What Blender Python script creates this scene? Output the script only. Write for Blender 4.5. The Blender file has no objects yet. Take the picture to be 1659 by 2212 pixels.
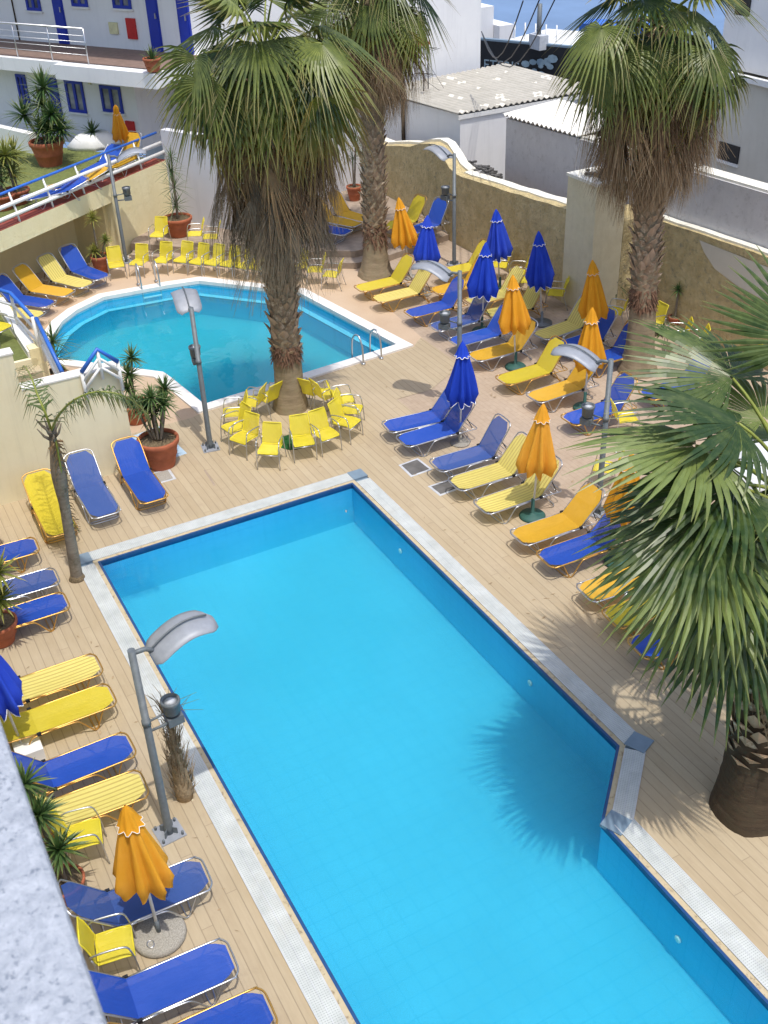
import bpy, bmesh, math, random
from mathutils import Vector, Matrix
from mathutils.geometry import tessellate_polygon
PI = math.pi; R_ = math.radians
S = bpy.context.scene; COL = S.collection
random.seed(7)

# ------------------------------------------------------------------ camera
# world x runs along the long side of the pool (towards the photographer), y across it, z up; deck at z = 0
EYE = Vector((0.0, 0.0, 11.0))
PITCH, ROLL, HEAD, FOC = R_(33.26), R_(2.326), R_(62.8), 2359.6 / 2212.0
def _axes():
    fw = Vector((0, math.cos(PITCH), -math.sin(PITCH))); r0 = Vector((1, 0, 0)); u0 = r0.cross(fw)
    r = math.cos(ROLL) * r0 - math.sin(ROLL) * u0
    u = math.sin(ROLL) * r0 + math.cos(ROLL) * u0
    M = Matrix.Rotation(HEAD, 3, 'Z')
    return M @ r, M @ u, M @ fw
CR, CU, CF = _axes()
cam = bpy.data.cameras.new('camera'); camo = bpy.data.objects.new('camera', cam); COL.objects.link(camo)
cam.sensor_fit = 'VERTICAL'; cam.sensor_height = 36.0; cam.sensor_width = 27.0; cam.lens = 36.0 * FOC
cam.clip_start = 0.05; cam.clip_end = 900
cam.dof.use_dof = True; cam.dof.focus_distance = 19.0; cam.dof.aperture_fstop = 16.0
m4 = Matrix((CR, CU, -CF)).transposed().to_4x4(); m4.translation = EYE
camo.matrix_world = m4; S.camera = camo
def ray(x, y): return CF + CR * ((x - 829.5) / 2359.6) - CU * ((y - 1106.0) / 2359.6)
def P(x, y, z=0.0):
    d = ray(x, y); return EYE + d * ((z - EYE.z) / d.z)
def PY(x, y, v):
    d = ray(x, y); return EYE + d * (v / d.y)
def PX(x, y, u):
    d = ray(x, y); return EYE + d * (u / d.x)

# ------------------------------------------------------------------ light
SUN_EL, SUN_AZ = R_(73), R_(1.8)          # azimuth measured from +x
w = bpy.data.worlds.new('World'); S.world = w; w.use_nodes = True
nt = w.node_tree; nt.nodes.clear()
sky = nt.nodes.new('ShaderNodeTexSky'); sky.sky_type = 'NISHITA'; sky.sun_disc = False
sky.sun_elevation = SUN_EL; sky.sun_rotation = PI / 2 - SUN_AZ; sky.air_density = 1.0; sky.dust_density = 2.5; sky.ozone_density = 1.2
bg = nt.nodes.new('ShaderNodeBackground'); bg.inputs[1].default_value = 0.15
out = nt.nodes.new('ShaderNodeOutputWorld'); nt.links.new(sky.outputs[0], bg.inputs[0]); nt.links.new(bg.outputs[0], out.inputs[0])
sun = bpy.data.lights.new('sun', 'SUN'); sun.energy = 2.05; sun.angle = R_(0.8); sun.color = (1.0, 0.955, 0.88)
suno = bpy.data.objects.new('sun', sun); COL.objects.link(suno)
sd = Vector((math.cos(SUN_AZ) * math.cos(SUN_EL), math.sin(SUN_AZ) * math.cos(SUN_EL), math.sin(SUN_EL)))
suno.rotation_euler = sd.to_track_quat('Z', 'Y').to_euler(); suno.location = (0, 0, 40)
S.view_settings.view_transform = 'Standard'; S.view_settings.look = 'None'; S.view_settings.exposure = 0.60; S.view_settings.gamma = 1.0
S.cycles.max_bounces = 6; S.cycles.transparent_max_bounces = 12; S.cycles.diffuse_bounces = 3; S.cycles.volume_bounces = 1

# ------------------------------------------------------------------ materials
def srgb(r, g, b):
    f = lambda c: (c / 255 / 12.92) if c / 255 <= 0.04045 else ((c / 255 + 0.055) / 1.055) ** 2.4
    return (f(r), f(g), f(b), 1)
def mul(c, k): return (c[0] * k, c[1] * k, c[2] * k, 1)
class NT:
    def __init__(s, name):
        s.m = bpy.data.materials.new(name); s.m.use_nodes = True; s.t = s.m.node_tree; s.t.nodes.clear()
        s.o = s.n('OutputMaterial')
    def n(s, ty, **k):
        nd = s.t.nodes.new('ShaderNode' + ty)
        for a, b in k.items(): setattr(nd, a, b)
        return nd
    def l(s, a, b): s.t.links.new(a, b)
    def coord(s, scale=(1, 1, 1), rot=(0, 0, 0), kind='Object'):
        tc = s.n('TexCoord'); mp = s.n('Mapping'); mp.inputs['Scale'].default_value = scale; mp.inputs['Rotation'].default_value = rot
        s.l(tc.outputs[kind], mp.inputs[0]); return mp.outputs[0]
    def noise(s, v, scale, detail=4, rough=0.6):
        n = s.n('TexNoise'); n.inputs['Scale'].default_value = scale; n.inputs['Detail'].default_value = detail; n.inputs['Roughness'].default_value = rough
        s.l(v, n.inputs['Vector']); return n.outputs['Fac']
    def ramp(s, f, stops):
        r = s.n('ValToRGB'); e = r.color_ramp.elements
        e[0].position, e[0].color = stops[0]; e[1].position, e[1].color = stops[-1]
        for p, c in stops[1:-1]:
            x = e.new(p); x.color = c
        s.l(f, r.inputs[0]); return r.outputs[0]
    def mix(s, f, a, b, mode='MIX'):
        m = s.n('MixRGB'); m.blend_type = mode
        for i, v in ((0, f), (1, a), (2, b)):
            if isinstance(v, (int, float)): m.inputs[i].default_value = v
            elif isinstance(v, tuple): m.inputs[i].default_value = v
            else: s.l(v, m.inputs[i])
        return m.outputs[0]
    def math(s, op, a, b=0.0):
        m = s.n('Math'); m.operation = op
        for i, v in ((0, a), (1, b)):
            if isinstance(v, (int, float)): m.inputs[i].default_value = v
            else: s.l(v, m.inputs[i])
        return m.outputs[0]
    def bump(s, h, strength=0.3, dist=0.02):
        b = s.n('Bump'); b.inputs['Strength'].default_value = strength; b.inputs['Distance'].default_value = dist; s.l(h, b.inputs['Height']); return b.outputs[0]
    def pbsdf(s, col, rough=0.6, metal=0.0, normal=None, spec=0.4):
        p = s.n('BsdfPrincipled'); p.inputs['Roughness'].default_value = rough; p.inputs['Metallic'].default_value = metal
        p.inputs['Specular IOR Level'].default_value = spec
        if isinstance(col, tuple): p.inputs['Base Color'].default_value = col
        else: s.l(col, p.inputs['Base Color'])
        if normal is not None: s.l(normal, p.inputs['Normal'])
        return p
    def done(s, sh): s.l(sh.outputs[0] if hasattr(sh, 'outputs') else sh, s.o.inputs[0]); return s.m
M = {}
def simple(name, col, rough=0.6, metal=0.0, var=0.15, scale=6, bump=0.0, bscale=60, bd=0.005, spec=0.4):
    k = NT(name); v = k.coord(); f = k.noise(v, scale)
    c = k.ramp(f, [(0.3, mul(col, 1 - var)), (0.7, mul(col, 1 + var))])
    nrm = k.bump(k.noise(v, bscale, 5), bump, bd) if bump else None
    M[name] = k.done(k.pbsdf(c, rough, metal, nrm, spec)); return M[name]

simple('steel', (0.55, 0.56, 0.58, 1), 0.32, 0.9, 0.1); simple('gold_frame', (0.62, 0.36, 0.10, 1), 0.35, 0.75, 0.1)
simple('galvanised', (0.145, 0.165, 0.18, 1), 0.55, 0.2, 0.14, 14); simple('galv_light', (0.30, 0.32, 0.36, 1), 0.5, 0.15, 0.1, 9)
simple('dark_plastic', (0.015, 0.016, 0.02, 1), 0.5); simple('white_paint', (0.78, 0.78, 0.76, 1), 0.5, 0, 0.06, 4)
simple('blue_paint', (0.03, 0.14, 0.55, 1), 0.4, 0, 0.12, 4); simple('green_plastic', (0.03, 0.10, 0.085, 1), 0.6)
simple('terracotta', (0.38, 0.115, 0.055, 1), 0.8, 0, 0.22, 5, 0.25, 40); simple('soil', (0.16, 0.12, 0.07, 1), 0.95, 0, 0.5, 30, 0.8, 60, 0.02)
simple('red_panel', (0.50, 0.02, 0.02, 1), 0.5); simple('cream_sign', (0.66, 0.62, 0.36, 1), 0.6); simple('black_board', (0.012, 0.013, 0.016, 1), 0.4)
simple('door_blue', (0.012, 0.035, 0.36, 1), 0.45, 0, 0.1, 3); simple('white_cloth', (0.72, 0.74, 0.76, 1), 0.9)
simple('concrete', (0.33, 0.31, 0.27, 1), 0.9, 0, 0.35, 60, 0.4, 90); simple('pole_white', (0.72, 0.71, 0.68, 1), 0.4)
simple('turf', (0.145, 0.17, 0.05, 1), 0.95, 0, 0.22, 9, 0.8, 200, 0.01); simple('red_tile', (0.30, 0.07, 0.05, 1), 0.7)
simple('brown_floor', (0.22, 0.15, 0.12, 1), 0.7); simple('asphalt', (0.12, 0.115, 0.11, 1), 0.95, 0, 0.3, 3)
simple('blue_grey', (0.18, 0.25, 0.32, 1), 0.35, 0, 0.1); simple('pale_blue_plate', (0.42, 0.55, 0.66, 1), 0.5, 0, 0.12, 3)
simple('step_stone', (0.33, 0.26, 0.20, 1), 0.85, 0, 0.18, 5, 0.3, 30); simple('fibre', (0.34, 0.25, 0.15, 1), 0.9, 0, 0.4, 30)
simple('turf_green', (0.02, 0.11, 0.03, 1), 0.9); simple('blue_mesh_dark', (0.03, 0.07, 0.30, 1), 0.7); simple('trim_white', (0.8, 0.8, 0.78, 1), 0.6); simple('light_grey', (0.5, 0.52, 0.55, 1), 0.5)

def boards():
    k = NT('composite_deck'); tc = k.n('TexCoord'); sp = k.n('SeparateXYZ'); k.l(tc.outputs['Object'], sp.inputs[0])
    y = k.math('DIVIDE', sp.outputs[1], 0.145); fy = k.math('FRACT', k.math('ADD', y, 500.0)); idx = k.math('FLOOR', k.math('ADD', y, 500.0))
    gap = k.math('LESS_THAN', fy, 0.085)
    cb = k.n('CombineXYZ'); k.l(idx, cb.inputs[0]); wn = k.n('TexWhiteNoise'); wn.noise_dimensions = '3D'; 
    xs = k.math('FLOOR', k.math('DIVIDE', k.math('ADD', sp.outputs[0], k.math('MULTIPLY', k.math('FRACT', k.math('MULTIPLY', idx, 0.37)), 3.0)), 4.0))
    k.l(xs, cb.inputs[1]); k.l(cb.outputs[0], wn.inputs[0])
    xf = k.math('FRACT', k.math('DIVIDE', k.math('ADD', k.math('ADD', sp.outputs[0], 400.0), k.math('MULTIPLY', k.math('FRACT', k.math('MULTIPLY', idx, 0.37)), 3.0)), 4.0))
    joint = k.math('LESS_THAN', xf, 0.0022); gap = k.math('MAXIMUM', gap, joint)
    v = k.coord((2.5, 26, 1)); grain = k.noise(v, 1.0, 6, 0.7)
    big = k.noise(k.coord((1, 1, 1)), 0.45, 5, 0.65)
    c = k.ramp(grain, [(0.25, (0.365, 0.29, 0.185, 1)), (0.75, (0.455, 0.37, 0.245, 1))])
    c = k.mix(0.25, c, k.ramp(wn.outputs[0], [(0.0, (0.33, 0.25, 0.155, 1)), (1.0, (0.50, 0.42, 0.295, 1))]))
    c = k.mix(k.math('MULTIPLY', k.ramp(big, [(0.45, (0, 0, 0, 1)), (0.75, (1, 1, 1, 1))]), 0.5), c, (0.50, 0.41, 0.29, 1))
    st = k.noise(k.coord((1, 1, 1)), 2.4, 6, 0.75)
    c = k.mix(k.math('MULTIPLY', k.ramp(st, [(0.56, (0, 0, 0, 1)), (0.72, (1, 1, 1, 1))]), 0.35), c, (0.30, 0.23, 0.16, 1))
    c = k.mix(k.math('MULTIPLY', gap, 0.34), c, (0.10, 0.07, 0.045, 1))
    h = k.math('SUBTRACT', 1.0, gap)
    M['deck'] = k.done(k.pbsdf(c, 0.75, 0, k.bump(h, 0.5, 0.004)))
boards()
def pavers():
    k = NT('stone_pavers'); v = k.coord((1, 1, 1)); br = k.n('TexBrick'); k.l(v, br.inputs[0])
    br.inputs['Scale'].default_value = 1.0; br.inputs['Brick Width'].default_value = 0.22; br.inputs['Row Height'].default_value = 0.11; br.inputs['Mortar Size'].default_value = 0.007
    br.inputs['Color1'].default_value = (0.43, 0.34, 0.25, 1); br.inputs['Color2'].default_value = (0.36, 0.28, 0.205, 1); br.inputs['Mortar'].default_value = (0.25, 0.18, 0.13, 1)
    f = k.noise(v, 5.0, 8, 0.75); c = k.mix(0.5, br.outputs[0], k.ramp(f, [(0.3, (0.30, 0.225, 0.16, 1)), (0.7, (0.51, 0.42, 0.32, 1))]))
    c = k.mix(0.35, c, k.ramp(k.noise(v, 0.7, 4), [(0.3, (0.36, 0.26, 0.18, 1)), (0.7, (0.50, 0.40, 0.31, 1))]))
    M['pavers'] = k.done(k.pbsdf(c, 0.85, 0, k.bump(f, 0.3, 0.01)))
    k = NT('pink_concrete'); v = k.coord(); f = k.noise(v, 30, 6, 0.7)
    c = k.ramp(f, [(0.3, (0.46, 0.34, 0.23, 1)), (0.7, (0.55, 0.425, 0.30, 1))]); c = k.mix(0.4, c, k.ramp(k.noise(v, 0.9, 5), [(0.3, (0.42, 0.285, 0.19, 1)), (0.7, (0.58, 0.45, 0.33, 1))]))
    M['pink'] = k.done(k.pbsdf(c, 0.85, 0, k.bump(f, 0.2, 0.005)))
pavers()
def wallmat(name, c1, c2, c3=None, bscale=14, bs=0.5, bd=0.03, s1=3.0, rough=0.9):
    k = NT(name); v = k.coord(); f = k.noise(v, s1, 7, 0.7); c = k.ramp(f, [(0.3, c1), (0.7, c2)])
    if c3:
        g = k.noise(v, s1 * 2.3, 5, 0.7); c = k.mix(k.ramp(g, [(0.55, (0, 0, 0, 1)), (0.66, (1, 1, 1, 1))]), c, c3)
    sv = k.noise(k.coord((5, 5, 0.35)), 1.0, 5, 0.7); big = k.noise(v, 0.35, 4, 0.6)
    c = k.mix(k.math('MULTIPLY', k.ramp(sv, [(0.52, (0, 0, 0, 1)), (0.78, (1, 1, 1, 1))]), 0.22), c, mul(c1, 0.55)); c = k.mix(k.math('MULTIPLY', k.ramp(big, [(0.4, (0, 0, 0, 1)), (0.7, (1, 1, 1, 1))]), 0.12), c, mul(c1, 0.75))
    M[name] = k.done(k.pbsdf(c, rough, 0, k.bump(k.noise(v, bscale, 6, 0.65), bs, bd)))
wallmat('cream_wall', (0.76, 0.68, 0.47, 1), (0.82, 0.75, 0.54, 1), None, 60, 0.12, 0.004, 1.2)
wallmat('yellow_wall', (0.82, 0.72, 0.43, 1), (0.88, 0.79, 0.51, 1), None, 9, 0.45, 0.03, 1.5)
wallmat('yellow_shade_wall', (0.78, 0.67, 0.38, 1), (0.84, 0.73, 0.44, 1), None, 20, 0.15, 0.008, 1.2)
wallmat('stone_wall', (0.52, 0.41, 0.20, 1), (0.82, 0.68, 0.38, 1), (0.44, 0.37, 0.23, 1), 9, 1.0, 0.12, 3.0)
wallmat('shaded_white_render', (0.60, 0.61, 0.66, 1), (0.66, 0.67, 0.71, 1), None, 4, 0.15, 0.01, 1.0)  # white boundary wall: its lavender shade is put into the base colour
wallmat('pillar_render', (0.66, 0.59, 0.40, 1), (0.76, 0.69, 0.49, 1), None, 16, 0.55, 0.02, 4)
wallmat('grey_render', (0.55, 0.54, 0.56, 1), (0.64, 0.63, 0.645, 1), (0.50, 0.49, 0.50, 1), 6, 0.3, 0.02, 3)
wallmat('white_render', (0.76, 0.76, 0.77, 1), (0.83, 0.83, 0.83, 1), None, 4, 0.15, 0.01, 1.0)
wallmat('cream_render', (0.62, 0.58, 0.49, 1), (0.70, 0.66, 0.57, 1), None, 4, 0.15, 0.01, 1.0)
wallmat('parapet_stucco', (0.30, 0.33, 0.38, 1), (0.53, 0.56, 0.61, 1), (0.19, 0.22, 0.27, 1), 90, 1.0, 0.006, 55)
wallmat('plaster_cap', (0.76, 0.73, 0.62, 1), (0.84, 0.82, 0.74, 1), None, 12, 0.4, 0.02, 3)
def tile(name, base, line, size=0.25):
    k = NT(name); v = k.coord(); f = k.noise(v, 0.6, 3); sp = k.n('SeparateXYZ'); k.l(v, sp.inputs[0]); g = None
    for i in (0, 1, 2):
        fr = k.math('FRACT', k.math('DIVIDE', k.math('ADD', sp.outputs[i], 100.003), size)); lt = k.math('LESS_THAN', fr, 0.05)
        g = lt if g is None else k.math('MAXIMUM', g, lt)
    c = k.ramp(f, [(0.3, mul(base, 0.93)), (0.7, mul(base, 1.05))]); c = k.mix(k.math('MULTIPLY', g, 0.6), c, line)
    M[name] = k.done(k.pbsdf(c, 0.5))
simple('sign_blue', (0.22, 0.31, 0.38, 1), 0.6); tile('pool_tile', (0.30, 0.63, 0.80, 1), (0.16, 0.50, 0.70, 1)); tile('far_pool_tile', (0.28, 0.62, 0.74, 1), (0.17, 0.45, 0.58, 1)); simple('dark_tile', (0.02, 0.07, 0.20, 1), 0.3); simple('step_tile', (0.03, 0.22, 0.33, 1), 0.4)
def water(name, tint, b=0.06, sc=2.2, vol=None):
    k = NT(name); v = k.coord((1, 1, 1)); n1 = k.noise(v, sc, 3, 0.5)
    nrm = k.bump(n1, b, 0.12); tr = k.n('BsdfTransparent'); tr.inputs[0].default_value = tint
    gl = k.n('BsdfGlossy'); gl.inputs[1].default_value = 0.03; k.l(nrm, gl.inputs['Normal'])
    fr = k.n('Fresnel'); fr.inputs[0].default_value = 1.33; k.l(nrm, fr.inputs['Normal']); ge = k.n('NewGeometry'); ff = k.math('MULTIPLY', fr.outputs[0], k.math('SUBTRACT', 1.0, ge.outputs['Backfacing']))
    sz = k.n('SeparateXYZ'); k.l(ge.outputs['Normal'], sz.inputs[0]); ff = k.math('MULTIPLY', ff, k.math('GREATER_THAN', sz.outputs[2], 0.5))
    mx = k.n('MixShader'); k.l(ff, mx.inputs[0]); k.l(tr.outputs[0], mx.inputs[1]); k.l(gl.outputs[0], mx.inputs[2])
    if vol:
        vs = k.n('VolumeScatter'); vs.inputs['Color'].default_value = vol[0]; vs.inputs['Density'].default_value = vol[1]; vs.inputs['Anisotropy'].default_value = 0.3; k.l(vs.outputs[0], k.o.inputs['Volume'])
    M[name] = k.done(mx)
water('pool_water', (0.58, 0.905, 0.995, 1), 0.09, 2.6, ((0.09, 0.59, 1.0, 1), 0.55)); water('far_pool_water', (0.52, 0.90, 0.99, 1), 0.10, 1.6, ((0.06, 0.61, 1.0, 1), 0.55))
simple('sea_water', (0.14, 0.22, 0.36, 1), 0.5, 0, 0.12, 0.2)
def grate():
    k = NT('gutter_grate'); v = k.coord(); sp = k.n('SeparateXYZ'); k.l(v, sp.inputs[0])
    fx = k.math('FRACT', k.math('DIVIDE', k.math('ADD', sp.outputs[0], 100.0), 0.03)); fy = k.math('FRACT', k.math('DIVIDE', k.math('ADD', sp.outputs[1], 100.0), 0.03))
    s = k.math('MULTIPLY', k.math('GREATER_THAN', fx, 0.70), k.math('GREATER_THAN', fy, 0.45))
    f = k.noise(v, 3, 5); c = k.ramp(f, [(0.3, (0.42, 0.45, 0.44, 1)), (0.7, (0.58, 0.61, 0.60, 1))]); st = k.noise(k.coord((1, 1, 1)), 1.3, 6, 0.7); c = k.mix(k.math('MULTIPLY', s, 0.6), c, (0.16, 0.18, 0.19, 1)); c = k.mix(k.math('MULTIPLY', k.ramp(st, [(0.5, (0, 0, 0, 1)), (0.75, (1, 1, 1, 1))]), 0.4), c, (0.42, 0.38, 0.30, 1))
    M['grate'] = k.done(k.pbsdf(c, 0.5))
grate()
wallmat('coping_stone', (0.42, 0.35, 0.22, 1), (0.55, 0.47, 0.33, 1), (0.26, 0.20, 0.13, 1), 30, 0.3, 0.004, 5)
wallmat('white_coping', (0.72, 0.70, 0.66, 1), (0.80, 0.78, 0.75, 1), None, 30, 0.2, 0.004, 3)
def cloth(name, col, trans=0.0, stripes=None, see=0.0, weave=260):
    k = NT(name); v = k.coord(); f = k.noise(v, 3.0, 5); oi = k.n('ObjectInfo'); f = k.math('ADD', k.math('MULTIPLY', f, 0.55), k.math('MULTIPLY', oi.outputs['Random'], 0.45))
    g_ = (col[0] + col[1] + col[2]) / 3; fade = tuple(x * 0.94 + g_ * 0.06 + 0.01 for x in col[:3]) + (1,)
    c = k.ramp(f, [(0.2, mul(col, 0.84)), (0.5, col), (0.85, mul(fade, 1.1))])
    if stripes:
        sp = k.n('SeparateXYZ'); k.l(v, sp.inputs[0]); fr = k.math('FRACT', k.math('DIVIDE', k.math('ADD', sp.outputs[1], 50.0), 0.075))
        c = k.mix(k.math('MULTIPLY', k.math('LESS_THAN', fr, 0.32), 0.85), c, stripes)
    d = k.pbsdf(c, 0.8, 0, k.bump(k.math('ADD', k.math('MULTIPLY', k.noise(k.coord((1.5, 5, 1)), 3.0, 3), 6.0), k.noise(v, weave, 2)), 0.5, 0.004), 0.2)
    t = k.n('BsdfTranslucent'); mx = k.n('MixShader'); mx.inputs[0].default_value = trans
    if isinstance(c, tuple): t.inputs[0].default_value = c
    else: k.l(c, t.inputs[0])
    k.l(d.outputs[0], mx.inputs[1]); k.l(t.outputs[0], mx.inputs[2]); o = mx
    if see:
        tr = k.n('BsdfTransparent'); m2 = k.n('MixShader'); m2.inputs[0].default_value = see; k.l(mx.outputs[0], m2.inputs[1]); k.l(tr.outputs[0], m2.inputs[2]); o = m2
    M[name] = k.done(o)
cloth('sling_blue', (0.018, 0.088, 0.50, 1), 0.22, None, 0.08); cloth('sling_amber', (0.74, 0.43, 0.035, 1), 0.25, None, 0.05)
cloth('sling_yellow', (0.68, 0.56, 0.045, 1), 0.25, None, 0.05); cloth('sling_pale', (0.80, 0.70, 0.20, 1), 0.25, (0.58, 0.45, 0.12, 1), 0.05)
cloth('sling_faded', (0.045, 0.11, 0.38, 1), 0.22, None, 0.12)
cloth('chair_mesh', (0.80, 0.68, 0.05, 1), 0.25, None, 0.12); cloth('canopy_orange', (0.82, 0.38, 0.025, 1), 0.18); cloth('canopy_blue', (0.02, 0.07, 0.60, 1), 0.18)
cloth('towel_yellow', (0.72, 0.60, 0.06, 1), 0.1)
def leafmat(name, c1, c2, tip, trans=0.28, rough=0.42, tipfrom=0.72):
    k = NT(name); a = k.n('Attribute'); a.attribute_name = 'rad'; v = k.coord(); oi = k.n('ObjectInfo')
    f = k.noise(v, 7.0, 4); f = k.math('ADD', k.math('MULTIPLY', f, 0.6), k.math('MULTIPLY', oi.outputs['Random'], 0.4))
    c = k.ramp(f, [(0.3, c1), (0.7, c2)]); c = k.mix(k.ramp(a.outputs['Fac'], [(tipfrom, (0, 0, 0, 1)), (1.0, (1, 1, 1, 1))]), c, tip)
    d = k.pbsdf(c, rough, 0, None, 0.5); t = k.n('BsdfTranslucent'); k.l(c, t.inputs[0]); mx = k.n('MixShader'); mx.inputs[0].default_value = trans
    k.l(d.outputs[0], mx.inputs[1]); k.l(t.outputs[0], mx.inputs[2]); M[name] = k.done(mx)
leafmat('fan_green', (0.03, 0.062, 0.012, 1), (0.25, 0.29, 0.065, 1), (0.27, 0.22, 0.08, 1), 0.28)
leafmat('fan_fresh', (0.03, 0.065, 0.014, 1), (0.19, 0.245, 0.065, 1), (0.20, 0.22, 0.07, 1), 0.25, 0.38, 0.85)
leafmat('fan_yellowgreen', (0.15, 0.18, 0.02, 1), (0.33, 0.32, 0.04, 1), (0.30, 0.19, 0.07, 1), 0.35, 0.5, 0.5)
leafmat('fan_dead', (0.13, 0.075, 0.038, 1), (0.34, 0.225, 0.115, 1), (0.38, 0.28, 0.17, 1), 0.15, 0.8)
leafmat('fan_brown_old', (0.10, 0.078, 0.052, 1), (0.27, 0.215, 0.145, 1), (0.30, 0.25, 0.17, 1), 0.1, 0.9)
leafmat('sword_green', (0.04, 0.095, 0.025, 1), (0.09, 0.16, 0.045, 1), (0.20, 0.22, 0.06, 1), 0.2, 0.45, 0.6)
leafmat('sword_yellow', (0.13, 0.18, 0.03, 1), (0.26, 0.26, 0.05, 1), (0.35, 0.30, 0.08, 1), 0.2, 0.5, 0.6)
leafmat('pinnate_green', (0.10, 0.15, 0.045, 1), (0.19, 0.22, 0.09, 1), (0.28, 0.22, 0.09, 1), 0.25, 0.5, 0.5)
simple('petiole', (0.22, 0.25, 0.045, 1), 0.45, 0, 0.15); simple('stalk_pale', (0.42, 0.30, 0.20, 1), 0.8, 0, 0.2)
def trunkmat(name, c1, c2, c3, sc):
    k = NT(name); v = k.coord((1, 1, 1.0)); v2 = k.coord((3, 3, 14)); f = k.noise(v2, 1.0, 6, 0.7); g = k.noise(v, sc, 5, 0.7)
    c = k.ramp(f, [(0.3, c1), (0.7, c2)]); c = k.mix(k.ramp(g, [(0.5, (0, 0, 0, 1)), (0.65, (1, 1, 1, 1))]), c, c3)
    M[name] = k.done(k.pbsdf(c, 0.95, 0, k.bump(f, 0.7, 0.02)))
trunkmat('palm_bark', (0.18, 0.14, 0.085, 1), (0.33, 0.26, 0.17, 1), (0.25, 0.21, 0.13, 1), 5)
trunkmat('palm_boot', (0.20, 0.13, 0.08, 1), (0.40, 0.30, 0.20, 1), (0.56, 0.46, 0.34, 1), 9)
trunkmat('palm_red', (0.11, 0.055, 0.032, 1), (0.18, 0.10, 0.06, 1), (0.16, 0.095, 0.06, 1), 9)
trunkmat('queen_bark', (0.16, 0.13, 0.10, 1), (0.27, 0.23, 0.18, 1), (0.12, 0.10, 0.07, 1), 6)
trunkmat('dark_bark', (0.035, 0.023, 0.014, 1), (0.085, 0.058, 0.034, 1), (0.06, 0.045, 0.026, 1), 6)  # stout palm's trunk: the shade on it is put into this darker bark
def corr(name, c1, c2, spots):
    k = NT(name); v = k.coord(); f = k.noise(v, 2.0, 5); c = k.ramp(f, [(0.3, c1), (0.7, c2)])
    if spots:
        vo = k.n('TexVoronoi'); vo.inputs['Scale'].default_value = 1.7; k.l(k.coord((1, 1, 0.01)), vo.inputs[0]); c = k.mix(k.math('LESS_THAN', vo.outputs[0], 0.24), c, (0.80, 0.76, 0.66, 1))
    M[name] = k.done(k.pbsdf(c, 0.8, 0, k.bump(f, 0.2, 0.02)))
corr('roof_spotted', (0.40, 0.38, 0.33, 1), (0.50, 0.475, 0.42, 1), True); corr('roof_white', (0.72, 0.70, 0.64, 1), (0.82, 0.80, 0.76, 1), False)
def glassmat():
    k = NT('window_glass'); v = k.coord(); c = k.ramp(k.noise(v, 1.5, 3), [(0.35, (0.05, 0.06, 0.09, 1)), (0.65, (0.30, 0.32, 0.36, 1))])
    M['glass'] = k.done(k.pbsdf(c, 0.12, 0, None, 0.6))
glassmat()

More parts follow.
